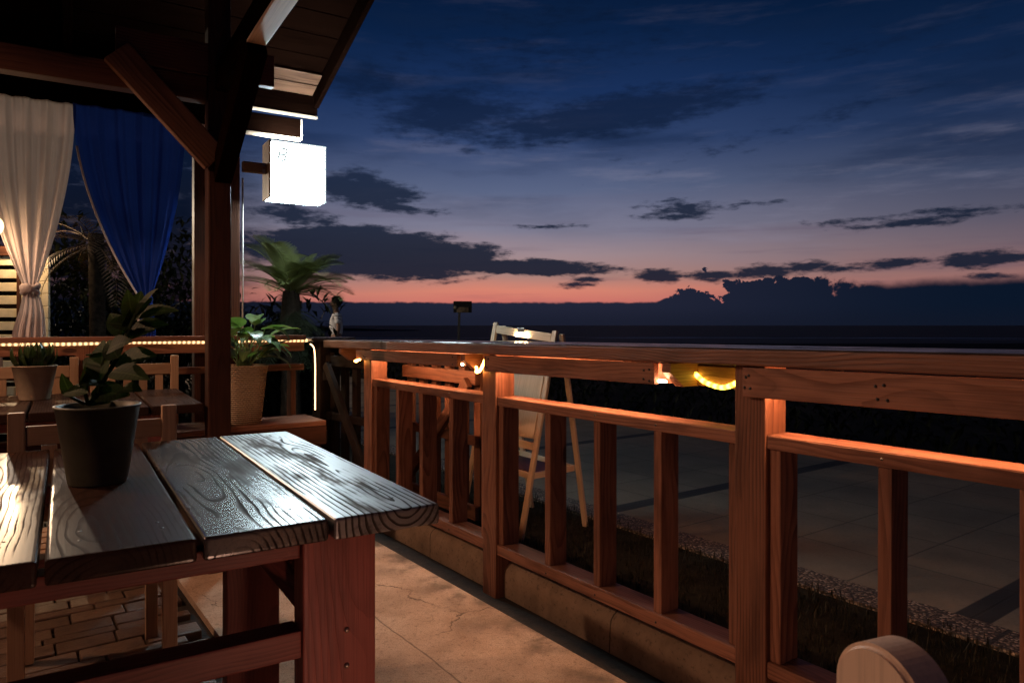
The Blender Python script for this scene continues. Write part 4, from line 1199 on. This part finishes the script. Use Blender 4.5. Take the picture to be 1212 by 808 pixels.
m_ = MB(); q0, q1 = lerp(TL, FL_, .075) + fn * .02 + wd * .02, lerp(TR, FR_, .075) + fn * .02 - wd * .02
r0, r1 = lerp(TL, FL_, .535) + fn * .02 + wd * .02, lerp(TR, FR_, .535) + fn * .02 - wd * .02
m_.beam((q0 + q1) / 2, (r0 + r1) / 2, (q1 - q0).length, .012, side=wd, bev=.002, seg=1); m_.build('board', M['easel'], ea)
l0, l1, l2, l3 = lerp(TL, FL_, .70), lerp(TR, FR_, .70), lerp(TR, BR_, .70), lerp(TL, BL_, .70)
MB().beam((l0 + l3) / 2, (l1 + l2) / 2, .25, .012, side=fn).build('tray', M['tray'], ea)
for a, b in ((l0, l1), (l3, l2), (l1, l2), (l0, l3)): MB().beam(a, b, .018, .035).build('tray_rail', M['easel'], ea)
MB().beam(lerp(TL, BL_, .42) + wd * .03, lerp(TR, BR_, .42) + wd * .03, .016, .035).build('rear_bar', M['easel'], ea)
cm = lerp(TL, TR, .50) + fn * .045
MB().beam(cm - wd * .03 - UP * .020, cm + wd * .03 - UP * .022, .012, .028, side=fn).build('clip', M['metal'], ea)
MB().beam(cm - wd * .055 - UP * .052, cm + wd * .055 - UP * .056, .012, .012, side=fn).build('clip_lamp', M['clip'], ea)

# ------------------------------------------------------------------ distant information box on a pole
ib = thing('post_box_sign', (-1.60, 22, -.06), 'small dark box sign on a thin pole against the sunset', 'sign')
MB().beam((-1.66, 22, -.06), (-1.62, 22, 1.64), .07, .07).build('pole', M['darkmetal'], ib)
MB().beam((-1.80, 22, 1.72), (-1.25, 22.1, 1.72), .14, .35, bev=.01).build('box', M['bezel'], ib)
MB().beam((-1.70, 21.92, 1.63), (-1.34, 21.985, 1.63), .01, .16, bev=.002).build('panel', simple('faint_panel', (.16, .12, .08), .7, .2, noise=.6, nscale=6), ib)
MB().sphere((-1.74, 21.9, 1.70), .06, 1, 1, .9).build('lamp_head', simple('dull_lamp', (.3, .27, .2), .5, .3), ib, smooth=True)

# ------------------------------------------------------------------ person on the promenade
pr = thing('person', (-3.57, 14.5, -.05), 'person in a white T-shirt and dark shorts standing side-on on the promenade', 'person')


def skin_mesh(name, verts, edges, radii, m, parent, sub=2, root_i=0):
    me = bpy.data.meshes.new(name); me.from_pydata(verts, edges, []); o = bpy.data.objects.new(name, me); COL.objects.link(o)
    md = o.modifiers.new('Skin', 'SKIN'); md.use_smooth_shade = True
    sv = me.skin_vertices[0].data if me.skin_vertices else None
    if sv is None:
        bm = bmesh.new(); bm.from_mesh(me); bm.verts.layers.skin.verify(); bm.to_mesh(me); bm.free(); sv = me.skin_vertices[0].data
    for i, r in enumerate(radii): sv[i].radius = r if isinstance(r, tuple) else (r, r); sv[i].use_root = (i == root_i)
    o.modifiers.new('Sub', 'SUBSURF').levels = sub; o.modifiers['Sub'].render_levels = sub
    me.materials.append(m); attach(o, parent); return o


Bp = V((-3.57, 14.5, -.05)); fX = V((-.93, -.36, 0)).normalized(); sX = V((-fX.y, fX.x, 0))     # faces left; sX = its left hand
def B(f, s, z): return tuple(Bp + fX * f + sX * s + UP * z)
verts = [B(0, 0, .92), B(.0, 0, 1.10), B(.0, 0, 1.28), B(-.01, 0, 1.42), B(.0, 0, 1.49), B(.015, 0, 1.57), B(.03, 0, 1.64), B(.02, 0, 1.71),
         B(-.01, .16, 1.40), B(-.02, .20, 1.14), B(.04, .21, .92), B(.07, .20, .83),
         B(-.01, -.16, 1.40), B(-.04, -.20, 1.14), B(.02, -.21, .92), B(.05, -.20, .83),
         B(0, .09, .86), B(.02, .10, .48), B(-.02, .10, .09), B(.12, .11, .04),
         B(0, -.09, .86), B(.00, -.10, .48), B(-.04, -.10, .09), B(.10, -.11, .04)]
edges = [(0, 1), (1, 2), (2, 3), (3, 4), (4, 5), (5, 6), (6, 7), (3, 8), (8, 9), (9, 10), (10, 11), (3, 12), (12, 13), (13, 14), (14, 15),
         (0, 16), (16, 17), (17, 18), (18, 19), (0, 20), (20, 21), (21, 22), (22, 23)]
rad = [.125, .115, .13, .11, .05, .065, .092, .075, .058, .042, .033, .035, .058, .042, .033, .035, .085, .06, .04, .035, .085, .06, .04, .035]
skin_mesh('body', verts, edges, rad, M['skin'], pr)
# face: nose, ears
MB().leaf(Bp + fX * .108 + UP * 1.66, (fX * .4 - UP), fX, .05, .03, .1, 4).sphere(Bp + fX * .118 + UP * 1.615, .014).build('nose', M['skin'], pr, smooth=True)
for s in (-1, 1):
    MB().sphere(Bp + fX * .02 + sX * s * .088 + UP * 1.625, .022, .5, .8, 1.3).build('ear', M['skin'], pr, smooth=True)
    MB().sphere(Bp + fX * .102 + sX * s * .034 + UP * 1.645, .010).build('eye', M['hair'], pr, smooth=True)
MB().sphere(Bp + fX * .100 + UP * 1.578, .016, .5, 1, .35).build('mouth', M['tray'], pr, smooth=True)
hr = MB(); rh2 = random.Random(5)
hr.sphere(Bp - fX * .012 + UP * 1.685, .112, 1.0, .98, .92, 18, 12)
for i in range(160):
    a = rh2.uniform(0, 6.283); e = rh2.uniform(-.15, 1.3)
    v = V((math.cos(a) * math.cos(e), math.sin(a) * math.cos(e), math.sin(e)))
    if v.dot(fX) > .55 and e < .6: continue
    hr.leaf(Bp - fX * .012 + UP * 1.68 + v * .10, v + V((0, 0, -.3)), v, .04, .03, .8, 3)
hr.build('hair', M['hair'], pr, smooth=True)
skin_mesh('shirt', [B(0, 0, .96), B(0, 0, 1.12), B(0, 0, 1.28), B(-.01, 0, 1.41), B(-.005, 0, 1.455), B(-.01, .16, 1.40), B(-.018, .20, 1.22), B(-.01, -.16, 1.40), B(-.03, -.20, 1.22)],
          [(0, 1), (1, 2), (2, 3), (3, 4), (3, 5), (5, 6), (3, 7), (7, 8)], [.152, .142, .15, .128, .075, .078, .072, .078, .072], M['shirt'], pr)
skin_mesh('shorts', [B(0, 0, .98), B(0, 0, .88), B(0, .09, .82), B(.015, .10, .56), B(0, -.09, .82), B(0, -.10, .56)], [(0, 1), (1, 2), (2, 3), (1, 4), (4, 5)], [.135, .142, .10, .09, .10, .09], M['shorts'], pr)

# ------------------------------------------------------------------ lamps
def lamp_light(p, watts, col, parent, size=.04):
    l = bpy.data.lights.new('lamp_light', 'POINT'); l.specular_factor = .3; l.energy = watts; l.color = col; l.shadow_soft_size = size
    o = bpy.data.objects.new('lamp_light', l); COL.objects.link(o); o.location = p; attach(o, parent)


def pendant(p, watts, col, label, cord):
    root = thing('pendant_lamp', p, label, 'lamp')
    MB().lathe(p, [(.16, -.03), (.158, -.028), (.12, .08), (.06, .13), (.03, .14), (.028, .17), (0, .175)], 28, None, False).build('lamp_shade', M['shade'], root, smooth=True)
    MB().sphere(p + UP * .085, .03, 1, 1, 1.15, 14, 9).build('bulb', M['bulb'], root, smooth=True)
    MB().tube([p + UP * .17, p + UP * cord], .004, 6).build('cord', M['darkmetal'], root)
    lamp_light(p - UP * .005, watts, col, root, .03)


pendant(V((-3.05, 1.95, 2.36)), 125, (1, .56, .35), 'warm pendant lamp under the pavilion roof left of the tables', .85)
pendant(V((-1.95, .15, 2.15)), 30, (1, .54, .38), 'added dim pendant under the roof, unseen fill light beside the viewer', 1.4)  # added fill light for the chair back, outside the view
# added low fill lantern, out of view, for table leg and corner chair
ln = thing('fill_lantern', (.05, .52, 0), 'added unseen lantern giving low warm fill in front of the foreground table', 'lantern')
lp = V((.05, .52, 0))
MB().beam(lp, lp + UP * .03, .2, .2).build('base', M['dark'], ln)
MB().beam(lp + UP * .40, lp + UP * .43, .2, .2).build('top', M['dark'], ln)
for sx in (-1, 1):
    for sy in (-1, 1): MB().beam(lp + V((sx * .085, sy * .085, .031)), lp + V((sx * .085, sy * .085, .399)), .02, .02).build('corner_post', M['dark'], ln)
MB().lathe(lp + UP * .031, [(.035, 0), (.035, .12), (.0, .122)], 16).build('candle', M['bulb'], ln, smooth=True)
lamp_light(lp + UP * .24, 7.5, (1, .52, .38), ln, .03)
lamp_light(pbx - UP * .11, 2.6, (1, .56, .30), bl, .05)
wl_ = thing('cabin_fill_lamp', (-4.78, 6.8, 2.1), 'added warm lamp brightening the slatted cabin, hidden behind the white curtain', 'lamp')  # added to light the cabin slats, unseen behind the curtain
MB().lathe((-4.78, 6.80, 2.12), [(.07, 0), (.06, .06), (.03, .1), (0, .11)], 20, None, False).build('lamp_shade', M['shade'], wl_, smooth=True)
MB().sphere((-4.78, 6.80, 2.125), .03).build('bulb', M['bulb'], wl_, smooth=True)
MB().tube([(-4.78, 6.80, 2.22), (-4.78, 6.9, 2.28), (-4.78, 7.05, 2.26), (-4.78, 7.05, 1.93)], .012, 6).build('bracket', M['darkmetal'], wl_, smooth=True)
lamp_light(V((-4.78, 6.80, 2.06)), 45, (1, .66, .36), wl_, .04)
# added lamp post, out of view to the left, to brighten the person
sl_ = thing('fill_street_lamp', (-10.2, 12.6, -.05), 'added unseen street lamp lighting the person from the left', 'street lamp')
q = V((-10.2, 12.6, -.05))
MB().tube([q, q + UP * .4, q + UP * 3.4], [.07, .05, .04], 12).build('post', M['darkmetal'], sl_, smooth=True)
MB().lathe(q + UP * 3.4, [(.03, 0), (.10, .02), (.16, .16), (.12, .3), (0, .33)], 20).build('globe', M['bulb'], sl_, smooth=True)
MB().tube([q + UP * 3.3, q + V((.3, 0, 3.45)), q + V((.6, 0, 3.45))], .02, 8).build('arm', M['darkmetal'], sl_, smooth=True)
lamp_light(q + V((.6, 0, 3.25)), 900, (1, .80, .60), sl_, .1)

# ------------------------------------------------------------------ render settings
scene.view_settings.view_transform = 'Standard'; scene.view_settings.look = 'None'; scene.view_settings.exposure = 0; scene.view_settings.gamma = 1
cy_ = scene.cycles
cy_.use_denoising = True
try: cy_.denoiser = 'OPENIMAGEDENOISE'
except Exception: pass
cy_.max_bounces = 8; cy_.diffuse_bounces = 4; cy_.glossy_bounces = 3; cy_.sample_clamp_indirect = 4; cy_.caustics_reflective = False; cy_.caustics_refractive = False
